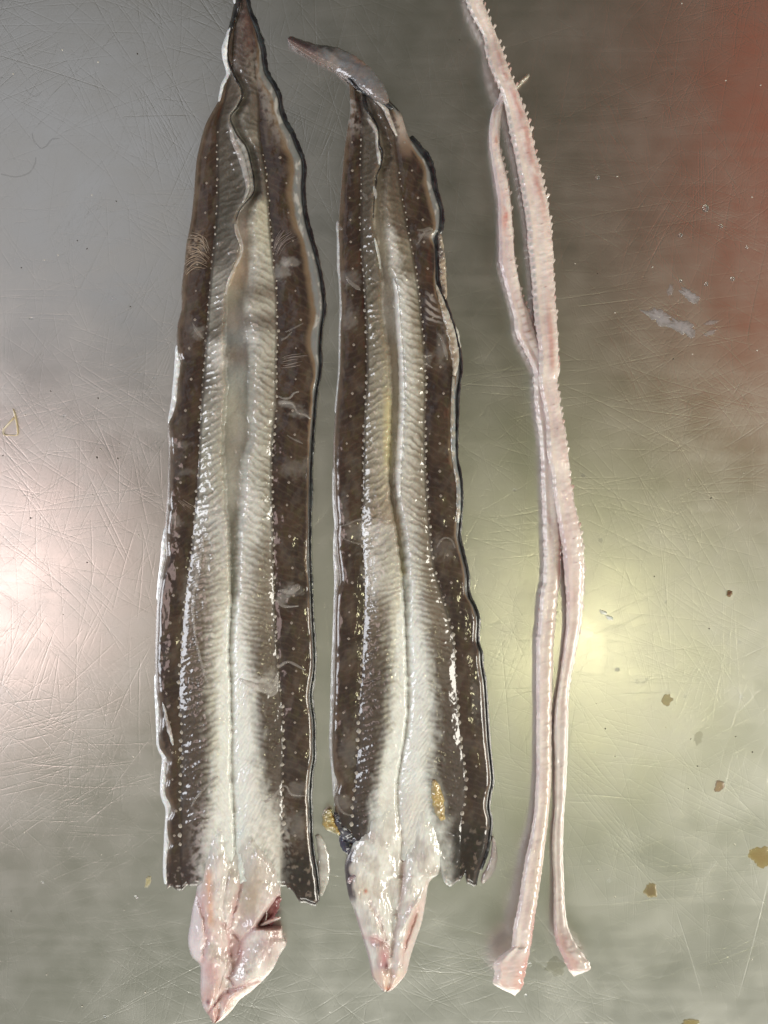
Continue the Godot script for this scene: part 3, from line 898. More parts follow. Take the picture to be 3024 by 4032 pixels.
		c = c.lerp(Color(0.54, 0.34, 0.31), 0.8 * ss(3850, 3940, y) * ss(-0.4, 0.3, m + 0.25))
		c = c.lerp(Color(0.48, 0.30, 0.29), 0.7 * gs(x - 1085.0, 40.0) * gs(y - 3680.0, 34.0))
		c = c.lerp(Color(0.22, 0.17, 0.17), 0.6 * gs(x - 1062.0 + 30.0 * m, 16.0) * gs(y - 3745.0, 36.0))
		c = c.lerp(Color(0.70, 0.69, 0.66), 0.7 * gs(x - 985.0, 60.0) * gs(y - 3828.0, 34.0))
		c = c.lerp(Color(0.20, 0.14, 0.10), 0.7 * gs(x - 965.0, 28.0) * gs(y - 3892.0, 12.0))
		c = c.lerp(Color(0.16, 0.05, 0.07), 0.85 * gs(x - 819.0, 10.0) * gs(y - 3946.0, 11.0))
		c = c.lerp(Color(0.12, 0.06, 0.07), 0.6 * gs(x - 846.0, 5.0) * gs(y - 3936.0, 5.0))
		c = c.lerp(Color(0.30, 0.10, 0.11), 0.65 * gs((x - 818.0) - (3990.0 - y) * 0.75, 6.0) * ss(3890, 3930, y))
		c = c.lerp(Color(0.66, 0.62, 0.52), 0.5 * ss(880, 930, x) * ss(3900, 3960, y))
		c = c.lerp(Color(0.44, 0.24, 0.235), 0.55 * crease(x, y, creases, 11.0) * ss(3400, 3480, y))
		c = c.lerp(Color(0.36, 0.17, 0.165), 0.8 * ss(-24.0, 6.0, x - notch[ix(y)]) * ss(3505, 3525, y) * ss(3668, 3652, y))
		var ed := minf(x - l, r - x)
		c = c.lerp(Color(0.30, 0.22, 0.22), 0.35 * ss(14, 2, ed))
		if y < 3470.0:
			var under := e.height(x, minf(y, 3480.0))
			c = paint.call(x, y, e.color(x, y)).lerp(c, ss(3270, 3440, y + 40.0 * m) * (1.0 + 0.0 * under))
		c.a = 1.0
		return c
	obj("head", head_mesh(hl, hr, 3180, 4029, 300, 130, hf, cf), M.head, host)
	var cav := obj("gill_cavity", strip([1098, 3528, 16, 1072, 3570, 26, 1052, 3610, 32, 1040, 3645, 30, 1062, 3662, 12], 2.6, on_table, Color(0.17, 0.055, 0.06), Color(0.30, 0.14, 0.135), 0.3), M.flesh, host)
	tag(cav, "dark red open gill beside the head")
	var gilltop := func(_x: float, _y: float) -> float:
		return 4.5
	obj("gill_strand", strip([1046, 3575, 3, 1050, 3600, 2, 1045, 3630, 5], 1.0, gilltop, Color(0.5, 0.44, 0.40)), M.fat, host)
	obj("gill_strand", strip([1020, 3648, 5, 1050, 3632, 8, 1080, 3620, 8, 1104, 3612, 5], 2.0, gilltop, Color(0.48, 0.33, 0.31), Color(0.40, 0.34, 0.32)), M.fat, host)
	obj("gill_strand", strip([1010, 3625, 2, 1020, 3645, 2], 0.6, gilltop, Color(0.45, 0.3, 0.3)), M.fat, host)

func fibres(host: Node3D, hs: Callable, from: Array, to: Array, n: int, curl: float, c: Color) -> void:
	# from: start and end of the first fibre; to: start and end of the last one. Fine scraped fibres, one part.
	var st := SurfaceTool.new()
	st.begin(Mesh.PRIMITIVE_TRIANGLES)
	for k in n:
		var t := (k + rng.randf_range(-0.4, 0.4)) / float(n - 1)
		var a := Vector2(from[0], from[1]).lerp(Vector2(to[0], to[1]), t) + Vector2(rng.randf_range(-9, 9), rng.randf_range(-5, 5))
		var b := Vector2(from[2], from[3]).lerp(Vector2(to[2], to[3]), t) + Vector2(rng.randf_range(-22, 16), rng.randf_range(-9, 9))
		var m := (a + b) * 0.5 + Vector2(0, -1).rotated((b - a).angle()) * (b - a).length() * (curl + rng.randf_range(-0.06, 0.06))
		var w := rng.randf_range(0.8, 1.7)
		st.append_from(strip([a.x, a.y, w * 0.6, m.x, m.y, w, b.x, b.y, w * 0.5], 0.35, hs, c * rng.randf_range(0.7, 1.25), Color(-1, 0, 0), 0.1, 8.0, 4), 0, Transform3D.IDENTITY)
	var o := obj("scraped_fibres", st.commit(), M.strand, host)
	o.set_meta("kind", "stuff")

# ------------------------------------------------------------------ eel in the middle
func eel_two() -> void:
	var e := new_eel()
	e.seed_ = 5000.0
	e.top = 318.0
	e.L = lut([300, 1372, 341, 1375, 389, 1377, 438, 1380, 486, 1370, 534, 1363, 582, 1356, 679, 1347, 775, 1339, 872, 1333, 920, 1331, 968, 1334, 1065, 1336, 1090, 1338, 1181, 1342, 1226, 1344, 1271, 1340, 1362, 1338, 1452, 1336, 1542, 1328, 1633, 1320, 1723, 1314, 1814, 1312, 1890, 1314, 1981, 1316, 2060, 1322, 2116, 1320, 2200, 1326, 2290, 1334, 2342, 1320, 2432, 1316, 2523, 1314, 2613, 1313, 2690, 1311, 2745, 1310, 2841, 1306, 2937, 1305, 3034, 1312, 3082, 1326, 3130, 1315, 3179, 1318, 3227, 1326, 3275, 1345, 3330, 1352, 3500, 1356])
	e.R = lut([300, 1480, 341, 1500, 389, 1529, 438, 1574, 486, 1592, 534, 1608, 582, 1646, 630, 1680, 679, 1700, 727, 1707, 775, 1722, 823, 1736, 872, 1737, 905, 1732, 930, 1716, 968, 1718, 1016, 1720, 1065, 1722, 1090, 1722, 1130, 1728, 1181, 1748, 1226, 1764, 1271, 1780, 1362, 1802, 1452, 1814, 1542, 1802, 1633, 1800, 1723, 1796, 1814, 1798, 1877, 1812, 1981, 1816, 2071, 1810, 2116, 1808, 2161, 1818, 2252, 1839, 2342, 1846, 2387, 1868, 2432, 1882, 2523, 1880, 2568, 1893, 2613, 1896, 2690, 1908, 2745, 1912, 2841, 1918, 2937, 1925, 3034, 1935, 3082, 1937, 3130, 1927, 3179, 1922, 3227, 1931, 3275, 1929, 3323, 1922, 3372, 1910, 3435, 1888, 3485, 1878, 3560, 1870])
	e.xa = lut([300, 1402, 440, 1424, 495, 1423, 582, 1421, 920, 1421, 1016, 1424, 1090, 1431, 1181, 1436, 1271, 1442, 1362, 1444, 1452, 1445, 1542, 1442, 1633, 1436, 1723, 1433, 1859, 1432, 1981, 1429, 2071, 1424, 2130, 1429, 2207, 1433, 2252, 1436, 2387, 1436, 2478, 1432, 2568, 1428, 2659, 1424, 2745, 1416, 2841, 1412, 2937, 1409, 3034, 1402, 3130, 1394, 3203, 1387, 3251, 1384, 3500, 1380])
	e.xb = lut([300, 1470, 440, 1540, 560, 1556, 664, 1570, 717, 1575, 790, 1587, 872, 1602, 929, 1614, 1016, 1630, 1090, 1642, 1181, 1654, 1271, 1662, 1362, 1670, 1452, 1676, 1542, 1677, 1678, 1674, 1814, 1676, 1890, 1679, 1981, 1684, 2071, 1692, 2162, 1700, 2252, 1716, 2342, 1741, 2433, 1768, 2523, 1788, 2614, 1792, 2681, 1795, 2745, 1800, 2841, 1807, 2937, 1817, 3034, 1830, 3130, 1832, 3227, 1819, 3500, 1810])
	e.g0 = lut([300, 1420, 380, 1430, 447, 1457, 510, 1486, 611, 1510, 679, 1486, 727, 1479, 775, 1474, 872, 1469, 968, 1491, 1064, 1498, 1099, 1506, 1158, 1503, 1249, 1508, 1339, 1522, 1429, 1533, 1542, 1538, 1678, 1536, 1814, 1530, 1900, 1532, 1981, 1540, 2071, 1556, 2207, 1574, 2342, 1588, 2478, 1594, 2614, 1601, 2793, 1602, 2889, 1593, 3034, 1568, 3130, 1560, 3500, 1580])
	e.g1 = lut([300, 1432, 380, 1446, 447, 1470, 510, 1500, 611, 1524, 679, 1504, 727, 1500, 775, 1500, 872, 1506, 968, 1516, 1064, 1528, 1099, 1542, 1158, 1552, 1249, 1558, 1339, 1563, 1452, 1575, 1542, 1576, 1678, 1570, 1814, 1560, 1900, 1555, 1981, 1560, 2071, 1578, 2207, 1592, 2342, 1601, 2478, 1602, 2614, 1607, 2793, 1607, 2889, 1598, 3034, 1573, 3130, 1565, 3500, 1585])
	e.th = lut([300, 5.0, 600, 7.0, 1200, 9.5, 2400, 10.5, 3100, 10.0, 3400, 7.0])
	e.lip = lut([300, 1.2, 500, 2.2, 900, 2.0, 1150, 0.8, 2000, 0.2, 3000, 0.0])
	e.blue = lut([300, 18, 600, 34, 800, 38, 900, 26, 1000, 8, 1250, 26, 1400, 34, 1520, 26, 1750, 34, 1900, 20, 2300, 14, 3600, 12])
	e.core = lut([300, 0, 2200, 0, 2400, 26, 2550, 44, 2750, 58, 3000, 70, 3200, 95, 3500, 110])
	e.k0 = lut([300, 0.4, 1000, 0.45, 1150, 0.15, 2000, 0.15, 2200, 0.22, 2450, 0.40, 3500, 0.45])
	e.lo = clut([300, [0.16, 0.12, 0.10], 500, [0.088, 0.066, 0.045], 900, [0.10, 0.076, 0.052], 1060, [0.15, 0.115, 0.075], 1100, [0.19, 0.155, 0.10], 1300, [0.24, 0.195, 0.125], 1500, [0.30, 0.25, 0.17], 1900, [0.30, 0.25, 0.165], 2050, [0.26, 0.205, 0.14], 2090, [0.42, 0.37, 0.29], 2290, [0.42, 0.375, 0.30], 2390, [0.20, 0.155, 0.105], 2500, [0.12, 0.088, 0.060], 2700, [0.085, 0.060, 0.043], 3300, [0.07, 0.05, 0.04], 3500, [0.06, 0.045, 0.04]])
	e.li = clut([300, [0.36, 0.33, 0.31], 420, [0.30, 0.26, 0.23], 520, [0.13, 0.10, 0.075], 900, [0.12, 0.095, 0.065], 1080, [0.17, 0.135, 0.088], 1300, [0.25, 0.205, 0.13], 1500, [0.36, 0.315, 0.21], 1650, [0.44, 0.39, 0.26], 1850, [0.44, 0.38, 0.26], 2050, [0.36, 0.28, 0.19], 2120, [0.46, 0.42, 0.34], 2300, [0.56, 0.53, 0.43], 2500, [0.60, 0.58, 0.48], 3500, [0.60, 0.57, 0.50]])
	e.ro = clut([300, [0.09, 0.07, 0.06], 500, [0.075, 0.055, 0.042], 650, [0.085, 0.062, 0.044], 850, [0.12, 0.09, 0.06], 900, [0.10, 0.075, 0.055], 980, [0.22, 0.185, 0.13], 1060, [0.20, 0.165, 0.115], 1115, [0.36, 0.325, 0.26], 1200, [0.26, 0.215, 0.145], 1400, [0.255, 0.205, 0.13], 1650, [0.28, 0.235, 0.165], 1900, [0.30, 0.255, 0.19], 2050, [0.26, 0.21, 0.15], 2200, [0.24, 0.195, 0.14], 2400, [0.18, 0.14, 0.10], 2600, [0.11, 0.08, 0.058], 2850, [0.078, 0.053, 0.04], 3200, [0.072, 0.05, 0.04], 3500, [0.04, 0.03, 0.028]])
	e.ri = clut([300, [0.16, 0.12, 0.10], 500, [0.12, 0.09, 0.07], 600, [0.15, 0.115, 0.08], 800, [0.27, 0.215, 0.15], 880, [0.34, 0.29, 0.22], 920, [0.45, 0.42, 0.35], 1060, [0.44, 0.40, 0.32], 1115, [0.60, 0.58, 0.54], 1300, [0.62, 0.595, 0.53], 1700, [0.62, 0.595, 0.53], 1950, [0.56, 0.52, 0.46], 2100, [0.60, 0.585, 0.54], 2500, [0.66, 0.665, 0.63], 3500, [0.62, 0.60, 0.56]])
	e.gc = clut([300, [0.08, 0.06, 0.055], 600, [0.22, 0.17, 0.125], 800, [0.30, 0.24, 0.17], 950, [0.40, 0.34, 0.27], 1100, [0.40, 0.34, 0.29], 1250, [0.44, 0.39, 0.35], 1400, [0.33, 0.255, 0.18], 1600, [0.38, 0.32, 0.24], 1800, [0.40, 0.34, 0.25], 1950, [0.27, 0.20, 0.145], 2060, [0.40, 0.28, 0.17], 2150, [0.46, 0.38, 0.26], 2250, [0.48, 0.43, 0.27], 2400, [0.50, 0.46, 0.36], 2600, [0.55, 0.53, 0.47], 3500, [0.5, 0.47, 0.42]])
	e.bot.resize(102)
	for k in 102:
		var u := k / 100.0
		e.bot[k] = lerpf(3255.0, 3345.0, ss(0.0, 0.14, u))
		if u > 0.14:
			e.bot[k] = lerpf(3345.0, 3400.0, ss(0.14, 0.3, u))
		if u > 0.66:
			e.bot[k] = lerpf(3400.0, 3480.0, ss(0.66, 0.78, u)) + 26.0 * n_mid.get_noise_2d(u * 420.0, 27.0) * ss(0.7, 0.8, u)
		if u > 0.87 and u < 0.915:
			e.bot[k] -= 22.0 * sin((u - 0.87) / 0.045 * PI)
	var paint := func(x: float, y: float, c: Color) -> Color:
		var m := n_mid.get_noise_2d(x * 1.3 + 400.0, y * 1.3)
		var r := e.R[ix(y)]
		# pale twisted top and the pinkish skin side on its right
		var k := ss(560, 470, y) * ss(1412, 1380, x - 0.3 * (y - 400.0)) * ss(370, 400, y)
		c = c.lerp(Color(0.34, 0.30, 0.28), 0.7 * k * ss(-0.4, 0.3, m))
		k = ss(425, 470, y) * ss(610, 500, y) * ss(1540.0, 1572.0, x + 25.0 * m - (y - 480.0) * 0.15)
		c = c.lerp(Color(0.38, 0.32, 0.285), 0.85 * k)
		k = ss(500, 560, y) * ss(640, 590, y) * ss(1560.0, 1590.0, x) * ss(1630, 1610, x)
		c = c.lerp(Color(0.22, 0.15, 0.11), 0.6 * k)
		c = milky(x, y, c, [[1545, 950, 22, 60, 0.6], [1560, 1030, 30, 40, 0.5], [1400, 2095, 70, 36, 0.30], [1490, 2085, 60, 40, 0.4], [1470, 2250, 40, 110, 0.4], [1378, 1255, 30, 44, 0.3], [1375, 1100, 40, 30, 0.3], [1740, 2160, 44, 44, 0.22], [1690, 925, 30, 14, 0.5], [1680, 1420, 22, 26, 0.3], [1370, 2960, 34, 90, 0.22], [1350, 3160, 34, 40, 0.3], [1740, 1360, 22, 70, 0.28], [1350, 2010, 24, 60, 0.2], [1870, 2760, 16, 90, 0.18], [1590, 1240, 12, 130, 0.35]])
		# yellow liver stain and white flesh at the neck
		k = ss(1500, 1600, y) * ss(1900, 1780, y) * ss(1500, 1522, x) * ss(1550, 1535, x)
		c = c.lerp(Color(0.48, 0.42, 0.22), 0.55 * k)
		k = ss(1125, 1190, y) * ss(1290, 1250, y) * ss(0.35, 0.75, e.st) * ss(1668, 1684, x) * ss(r - 26.0, r - 50.0, x)
		c = c.lerp(Color(0.30, 0.26, 0.24), 0.85 * k)
		k = ss(3060, 3180, y) * ss(1700, 1660, x + 40.0 * m) * ss(1470, 1540, x + 40.0 * m)
		c = c.lerp(Color(0.56, 0.53, 0.49), 0.75 * k)
		k = ss(3180, 3300, y) * ss(1770, 1800, x)
		c = c.lerp(Color(0.018, 0.015, 0.013).lerp(Color(0.12, 0.095, 0.08), ss(0.3, 0.55, m)), 0.8 * k)
		k = ss(3160, 3240, y) * ss(1450, 1400, x)
		c = c.lerp(Color(0.03, 0.025, 0.026), 0.7 * k)
		return c
	var host := thing("split_eel", "middle split eel with its tail tip folded over sideways and a narrow white head", "eel", "split eels lying side by side")
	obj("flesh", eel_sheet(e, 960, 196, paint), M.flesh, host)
	var pm := pore_mesh()
	pores(e, host, e.xa, 500, 3260, 25, 34, pm)
	pores(e, host, e.xb, 680, 3240, 26, 33, pm)
	spots(e, host, 560, 3200, pm)
	var hs := func(x: float, y: float) -> float:
		return e.height(x, y)
	var rim_pts := []
	var fin := lut([860, 1328, 896, 1322, 920, 1325, 968, 1326, 1065, 1327, 1090, 1331, 1181, 1336, 1226, 1336, 1300, 1333, 1452, 1331, 1633, 1316, 1814, 1309, 1981, 1309, 2071, 1316, 2116, 1312, 2200, 1312, 2290, 1316, 2342, 1314, 2523, 1308, 2613, 1304, 2690, 1302, 2841, 1298, 2937, 1296, 3034, 1304, 3090, 1308, 3130, 1310, 3200, 1314])
	var yy := 870.0
	while yy < 3190.0:
		var a := fin[ix(yy)]
		var b := e.L[ix(yy)] + 12.0
		if e.L[ix(yy)] - a < 4.0:
			a = b - 9.0
		rim_pts.append_array([(a + b) * 0.5, yy, maxf((b - a) * 0.5, 3.0)])
		yy += 24.0
	obj("fin_edge", strip(rim_pts, 1.8, on_table, Color(0.62, 0.60, 0.60), Color(0.45, 0.42, 0.41), 0.1), M.fat, host)
	var skin := []
	yy = 540.0
	while yy < 3440.0:
		var i := ix(yy)
		var w := 11.0 - 4.0 * ss(1000, 1400, yy) + 3.0 * n_mid.get_noise_2d(8.0, yy)
		w += 10.0 * gs(yy - 620.0, 90.0) + 5.0 * gs(yy - 950.0, 60.0)
		skin.append_array([e.R[i] + 5.0 - w * 0.3, yy, w])
		yy += 26.0
	obj("skin_edge", strip(skin, 1.9, on_table, Color(0.010, 0.010, 0.013), Color(0.04, 0.044, 0.048), 0.3, 7.0, 9, 0.12), M.skin, host)
	obj("fin_edge", strip([1726, 900, 5, 1734, 960, 12, 1738, 1020, 16, 1742, 1090, 16, 1748, 1150, 13, 1752, 1188, 4], 2.0, on_table, Color(0.33, 0.27, 0.21), Color(0.14, 0.12, 0.11), 0.25, 7.0, 9, 0.6), M.flesh, host)
	obj("fin_edge", strip([1716, 1120, 4, 1738, 1180, 11, 1758, 1240, 17, 1782, 1310, 23, 1792, 1380, 22, 1794, 1430, 14, 1788, 1480, 6], 1.6, hs, Color(0.48, 0.45, 0.41), Color(0.27, 0.22, 0.17), 0.3, 7.0, 9, 0.7), M.flesh, host)
	obj("fin_edge", strip([1786, 1480, 5, 1784, 1560, 8, 1784, 1650, 10, 1786, 1760, 11, 1794, 1840, 9, 1806, 1920, 10, 1806, 2010, 11, 1802, 2060, 6], 1.4, hs, Color(0.20, 0.22, 0.23), Color(0.30, 0.27, 0.22), 0.25), M.skin, host)
	# the narrow end: a pale curled strip, dark inner fold, white lip
	obj("folded_edge", strip([1404, 352, 5, 1440, 366, 9, 1480, 390, 10, 1515, 425, 11, 1530, 460, 9, 1546, 500, 8, 1562, 536, 5], 2.0, hs, Color(0.52, 0.48, 0.46), Color(0.38, 0.33, 0.31), 0.2), M.flesh, host)
	obj("folded_skin", strip([1432, 372, 9, 1440, 420, 9, 1462, 455, 6, 1482, 490, 4, 1490, 520, 4, 1494, 570, 5, 1506, 600, 5, 1500, 650, 4, 1484, 690, 3, 1480, 730, 4, 1474, 790, 3, 1470, 860, 3], 0.9, hs, Color(0.008, 0.008, 0.012), Color(0.03, 0.028, 0.03), 0.25, 6.0), M.skin, host)
	obj("folded_edge", strip([1446, 464, 5, 1464, 488, 9, 1482, 520, 8, 1484, 570, 6, 1492, 615, 8, 1494, 650, 5], 1.4, hs, Color(0.50, 0.48, 0.47), Color(0.28, 0.24, 0.22), 0.2), M.flesh, host)
	obj("folded_edge", strip([1472, 730, 4, 1478, 760, 8, 1478, 785, 4], 1.0, hs, Color(0.36, 0.34, 0.33)), M.flesh, host)
	obj("folded_edge", strip([1474, 935, 3, 1484, 975, 6, 1494, 1020, 5, 1498, 1060, 3], 0.9, hs, Color(0.5, 0.48, 0.46)), M.flesh, host)
	obj("pale_ridge", strip([1548, 1095, 5, 1560, 1150, 9, 1566, 1250, 11, 1574, 1350, 11, 1580, 1450, 12, 1582, 1560, 13, 1578, 1680, 13, 1570, 1800, 14, 1566, 1880, 13, 1570, 1960, 8], 1.3, hs, Color(0.66, 0.64, 0.63), Color(0.62, 0.58, 0.55), 0.25), M.flesh, host)
	obj("skin_sliver", strip([1940, 3290, 5, 1946, 3350, 12, 1936, 3410, 18, 1914, 3450, 16, 1896, 3478, 6], 1.4, on_table, Color(0.50, 0.45, 0.43), Color(0.36, 0.30, 0.28), 0.2), M.fat, host)
	obj("skin_flap", strip([1322, 3196, 10, 1340, 3235, 26, 1362, 3275, 34, 1396, 3300, 26, 1420, 3315, 10], 4.5, on_table, Color(0.035, 0.032, 0.034), Color(0.10, 0.10, 0.12), 0.2, 6.0, 11), M.skin, host)
	obj("skin_flap", strip([1344, 3285, 10, 1362, 3320, 26, 1380, 3345, 26, 1398, 3338, 8], 3.0, on_table, Color(0.02, 0.02, 0.028), Color(0.05, 0.05, 0.075), 0.2, 6.0, 11), M.skin, host)
	var lump := obj("yellow_fat", strip([1298, 3182, 8, 1290, 3215, 26, 1300, 3245, 27, 1318, 3262, 20, 1340, 3290, 6], 4.0, on_table, Color(0.38, 0.27, 0.09), Color(0.28, 0.24, 0.13), 0.3, 6.0, 11), M.fat, host)
	tag(lump, "yellow fat lump poking out at the left shoulder")
	lump = obj("yellow_fat", strip([1708, 3068, 5, 1716, 3100, 18, 1724, 3150, 24, 1732, 3195, 21, 1746, 3230, 10], 2.4, hs, Color(0.40, 0.29, 0.11), Color(0.30, 0.24, 0.14), 0.25, 6.0, 11), M.fat, host)
	tag(lump, "yellow fat streak beside the white core")
	var pale := Color(0.55, 0.52, 0.48)
	for p in [
		[[1322, 2076, 3, 1370, 2062, 4, 1410, 2046, 5, 1450, 2042, 6, 1500, 2046, 5, 1530, 2056, 3], 0.6],
		[[1326, 2110, 3, 1370, 2128, 4, 1410, 2140, 5, 1436, 2146, 3], 0.6],
		[[1440, 2156, 4, 1456, 2210, 5, 1458, 2300, 5, 1464, 2370, 6, 1478, 2396, 8, 1492, 2384, 4], 0.7],
		[[1718, 2160, 3, 1734, 2130, 5, 1756, 2116, 5, 1780, 2128, 5, 1792, 2160, 3], 0.6],
		[[1665, 1398, 3, 1680, 1402, 4, 1702, 1397, 2], 0.8], [[1668, 1430, 6, 1684, 1436, 4, 1706, 1450, 2], 0.8],
		[[1640, 905, 3, 1670, 905, 8, 1692, 900, 9, 1704, 906, 4], 0.6], [[1640, 965, 3, 1658, 935, 6, 1674, 910, 5], 0.6],
		[[1325, 900, 6, 1338, 898, 9, 1350, 906, 4], 0.8], [[1360, 1085, 4, 1378, 1110, 8, 1405, 1130, 10, 1420, 1142, 4], 0.6],
		[[1450, 1085, 3, 1470, 1098, 5, 1490, 1112, 4], 0.6], 
		
		[[1326, 3130, 4, 1330, 3170, 6, 1352, 3200, 6, 1382, 3210, 4], 0.6], 
		[[1424, 760, 4, 1440, 772, 9, 1444, 790, 5], 0.6], [[1720, 1310, 4, 1738, 1330, 7, 1756, 1390, 8, 1760, 1420, 4], 0.6]]:
		obj("torn_membrane", strip(p[0], float(p[1]) * 0.45, hs, pale, Color(0.40, 0.36, 0.33), 0.4, 5.0, 7, 0.9), M.film if float(p[1]) > 0.65 else M.thin_film, host)

	# ---- the tail tip, folded to the left over the narrow end
	var lift := func(x: float, y: float) -> float:
		return 0.1 + 7.5 * ss(1330.0, 1480.0, x) + 0.0 * y
	var tail := strip([1132, 152, 4, 1142, 156, 15, 1172, 172, 20, 1210, 190, 26, 1245, 206, 32, 1290, 220, 40, 1330, 234, 45, 1372, 262, 50, 1410, 290, 50, 1445, 320, 44, 1478, 352, 38, 1506, 384, 26, 1526, 408, 8], 5.0, lift, Color(0.235, 0.235, 0.245), Color(0.27, 0.235, 0.22), 0.10, 5.0, 27, 0.03)
	# colour along its length: purple tip, grey middle, pinkish root
	var arr := tail.surface_get_arrays(0)
	var vs: PackedVector3Array = arr[Mesh.ARRAY_VERTEX]
	var cs: PackedColorArray = arr[Mesh.ARRAY_COLOR]
	for i in vs.size():
		var x := vs[i].x / K + 1512.0
		var y := vs[i].z / K + 2016.0
		var m := n_mid.get_noise_2d(x * 1.2, y * 1.2)
		var c := cs[i] * (0.68 + 0.15 * m)
		var across := (y - 206.0) - (x - 1245.0) * 0.52
		c = c.lerp(Color(0.03, 0.03, 0.034), 0.85 * ss(-10.0, -32.0, across + 14.0 * m) * ss(1350, 1290, x))
		c = c.lerp(Color(0.045, 0.026, 0.032), 0.92 * ss(1300, 1200, x + 30.0 * m))
		c = c.lerp(Color(0.15, 0.11, 0.095), 0.7 * ss(10.0, 34.0, across) * ss(1320, 1240, x))
		c = c.lerp(Color(0.34, 0.20, 0.16), 0.7 * ss(-6.0, -36.0, across + 16.0 * m) * ss(1370, 1420, x))
		c = c.lerp(Color(0.10, 0.09, 0.09), 0.6 * gs(across + 12.0 + 10.0 * m, 7.0) * ss(1290, 1330, x) * ss(1450, 1410, x))
		c.a = 1.0
		cs[i] = c
	arr[Mesh.ARRAY_COLOR] = cs
	var tm := ArrayMesh.new()
	tm.add_surface_from_arrays(Mesh.PRIMITIVE_TRIANGLES, arr)
	tag(obj("tail", tm, M.flesh, host), "grey tail tip folded sideways, purple at its end")
	obj("tail_rim", strip([1372, 306, 5, 1392, 330, 9, 1420, 352, 9, 1450, 372, 8, 1490, 398, 8, 1524, 412, 9, 1545, 430, 6], 2.2, func(x: float, y: float) -> float: return 5.0 + 0.0 * (x + y), Color(0.010, 0.011, 0.015), Color(0.05, 0.055, 0.065), 0.2), M.skin, host)

	# ---- head
	var hl := lut([3060, 1500, 3140, 1465, 3220, 1430, 3300, 1398, 3350, 1375, 3403, 1358, 3453, 1360, 3494, 1366, 3539, 1376, 3575, 1391, 3620, 1405, 3688, 1426, 3742, 1443, 3797, 1456, 3846, 1466, 3878, 1488, 3900, 1506])
	var hr := lut([3060, 1640, 3140, 1690, 3220, 1728, 3300, 1752, 3350, 1762, 3394, 1748, 3420, 1738, 3444, 1726, 3462, 1700, 3480, 1688, 3539, 1678, 3593, 1669, 3643, 1658, 3706, 1636, 3765, 1617, 3833, 1599, 3865, 1576, 3896, 1546, 3904, 1530])
	var creases := [[1590, 3250, 1589, 3470, 1562, 3640, 1540, 3760], [1426, 3688, 1480, 3690, 1520, 3712, 1532, 3765], [1640, 3580, 1604, 3700, 1580, 3800], [1460, 3560, 1500, 3640, 1520, 3700]]
	var hf := func(x: float, y: float, u: float, l: float, r: float) -> float:
		var d := minf(minf(x - l, r - x), (3908.0 - y) * 1.2)
		var ed := clampf(d / 55.0, 0.0, 1.0)
		var h := 7.4 + 2.8 * gs(u - 0.28, 0.17) + 2.4 * gs(u - 0.80, 0.12) - 1.6 * gs(u - 0.56, 0.09) - 1.5 * gs(x - 1588.0 + (y - 3300.0) * 0.05, 12.0) * ss(3560, 3420, y)
		h += 2.0 * gs((x - 1745.0) + (y - 3394.0) * 0.62, 16.0) * ss(3380, 3420, y) * ss(3720, 3640, y)
		h -= 2.2 * gs((x - 1652.0) + (y - 3560.0) * 0.36, 11.0) * ss(3560, 3600, y) * ss(3780, 3700, y)
		h -= 2.8 * gs(x - 1521.0, 16.0) * gs(y - 3812.0, 22.0) + 1.6 * gs(x - 1480.0, 30.0) * gs(y - 3710.0, 16.0)
		h -= 1.2 * crease(x, y, creases, 8.0)
		h -= 2.0 * ss(3740, 3890, y)
		h += 0.8 * n_big.get_noise_2d(x * 2.0 + 700.0, y * 2.0) + 0.7 * n_mid.get_noise_2d(x * 1.1, y * 0.3 + 840.0) + 0.16 * n_fine.get_noise_2d(x * 1.2, y * 0.3)
		h *= sqrt(maxf(0.0, 1.0 - (1.0 - ed) * (1.0 - ed)))
		var body := e.height(x, y) if y < 3390.0 else 0.0
		var k := ss(3090.0, 3330.0, y + 30.0 * n_mid.get_noise_2d(x * 0.6, 25.0))
		return maxf(0.03, lerpf(minf(body, 9.0) - 1.2, h, k))
	var cf := func(x: float, y: float, u: float, l: float, r: float) -> Color:
		var m := n_mid.get_noise_2d(x * 0.9 + 603.0, y * 0.45)
		var b := n_big.get_noise_2d(x * 2.5, y * 2.0 + 1300.0)
		var f := n_fine.get_noise_2d(x * 1.3, y * 0.30)
		var c := Color(0.62, 0.61, 0.575).lerp(Color(0.50, 0.475, 0.44), ss(-0.2, 0.5, b + 0.5 * m))
		c = c * (1.0 + 0.12 * f)
		c = c.lerp(Color(0.42, 0.38, 0.34), 0.5 * ss(-0.1, 0.4, n_mid.get_noise_2d(x * 0.6 + 177.0, y * 0.3)) * ss(3700, 3500, y))
		c = c.lerp(Color(0.58, 0.48, 0.47), 0.5 * ss(0.0, 0.45, n_mid.get_noise_2d(x * 0.5 + 377.0, y * 0.3)) * ss(3450, 3600, y))
		c = c.lerp(Color(0.36, 0.29, 0.22), 0.6 * gs(x - 1588.0 + (y - 3300.0) * 0.05, 9.0 + 20.0 * ss(3330, 3200, y)) * ss(3580, 3440, y))
		c = c.lerp(Color(0.46, 0.33, 0.31), 0.5 * crease(x, y, creases, 11.0) * ss(3330, 3400, y))
		c = c.lerp(Color(0.45, 0.06, 0.035), 0.9 * gs(x - 1440.0, 7.0) * gs(y - 3509.0, 9.0))
		c = c.lerp(Color(0.50, 0.40, 0.26), 0.4 * gs(x - 1425.0, 30.0) * gs(y - 3500.0, 60.0))
		c = c.lerp(Color(0.46, 0.23, 0.24), 0.75 * gs(x - 1480.0 - 25.0 * m, 34.0) * gs(y - 3706.0, 20.0))
		c = c.lerp(Color(0.40, 0.16, 0.18), 0.8 * gs(x - 1512.0 + 10.0 * m, 24.0) * gs(y - 3775.0, 50.0))
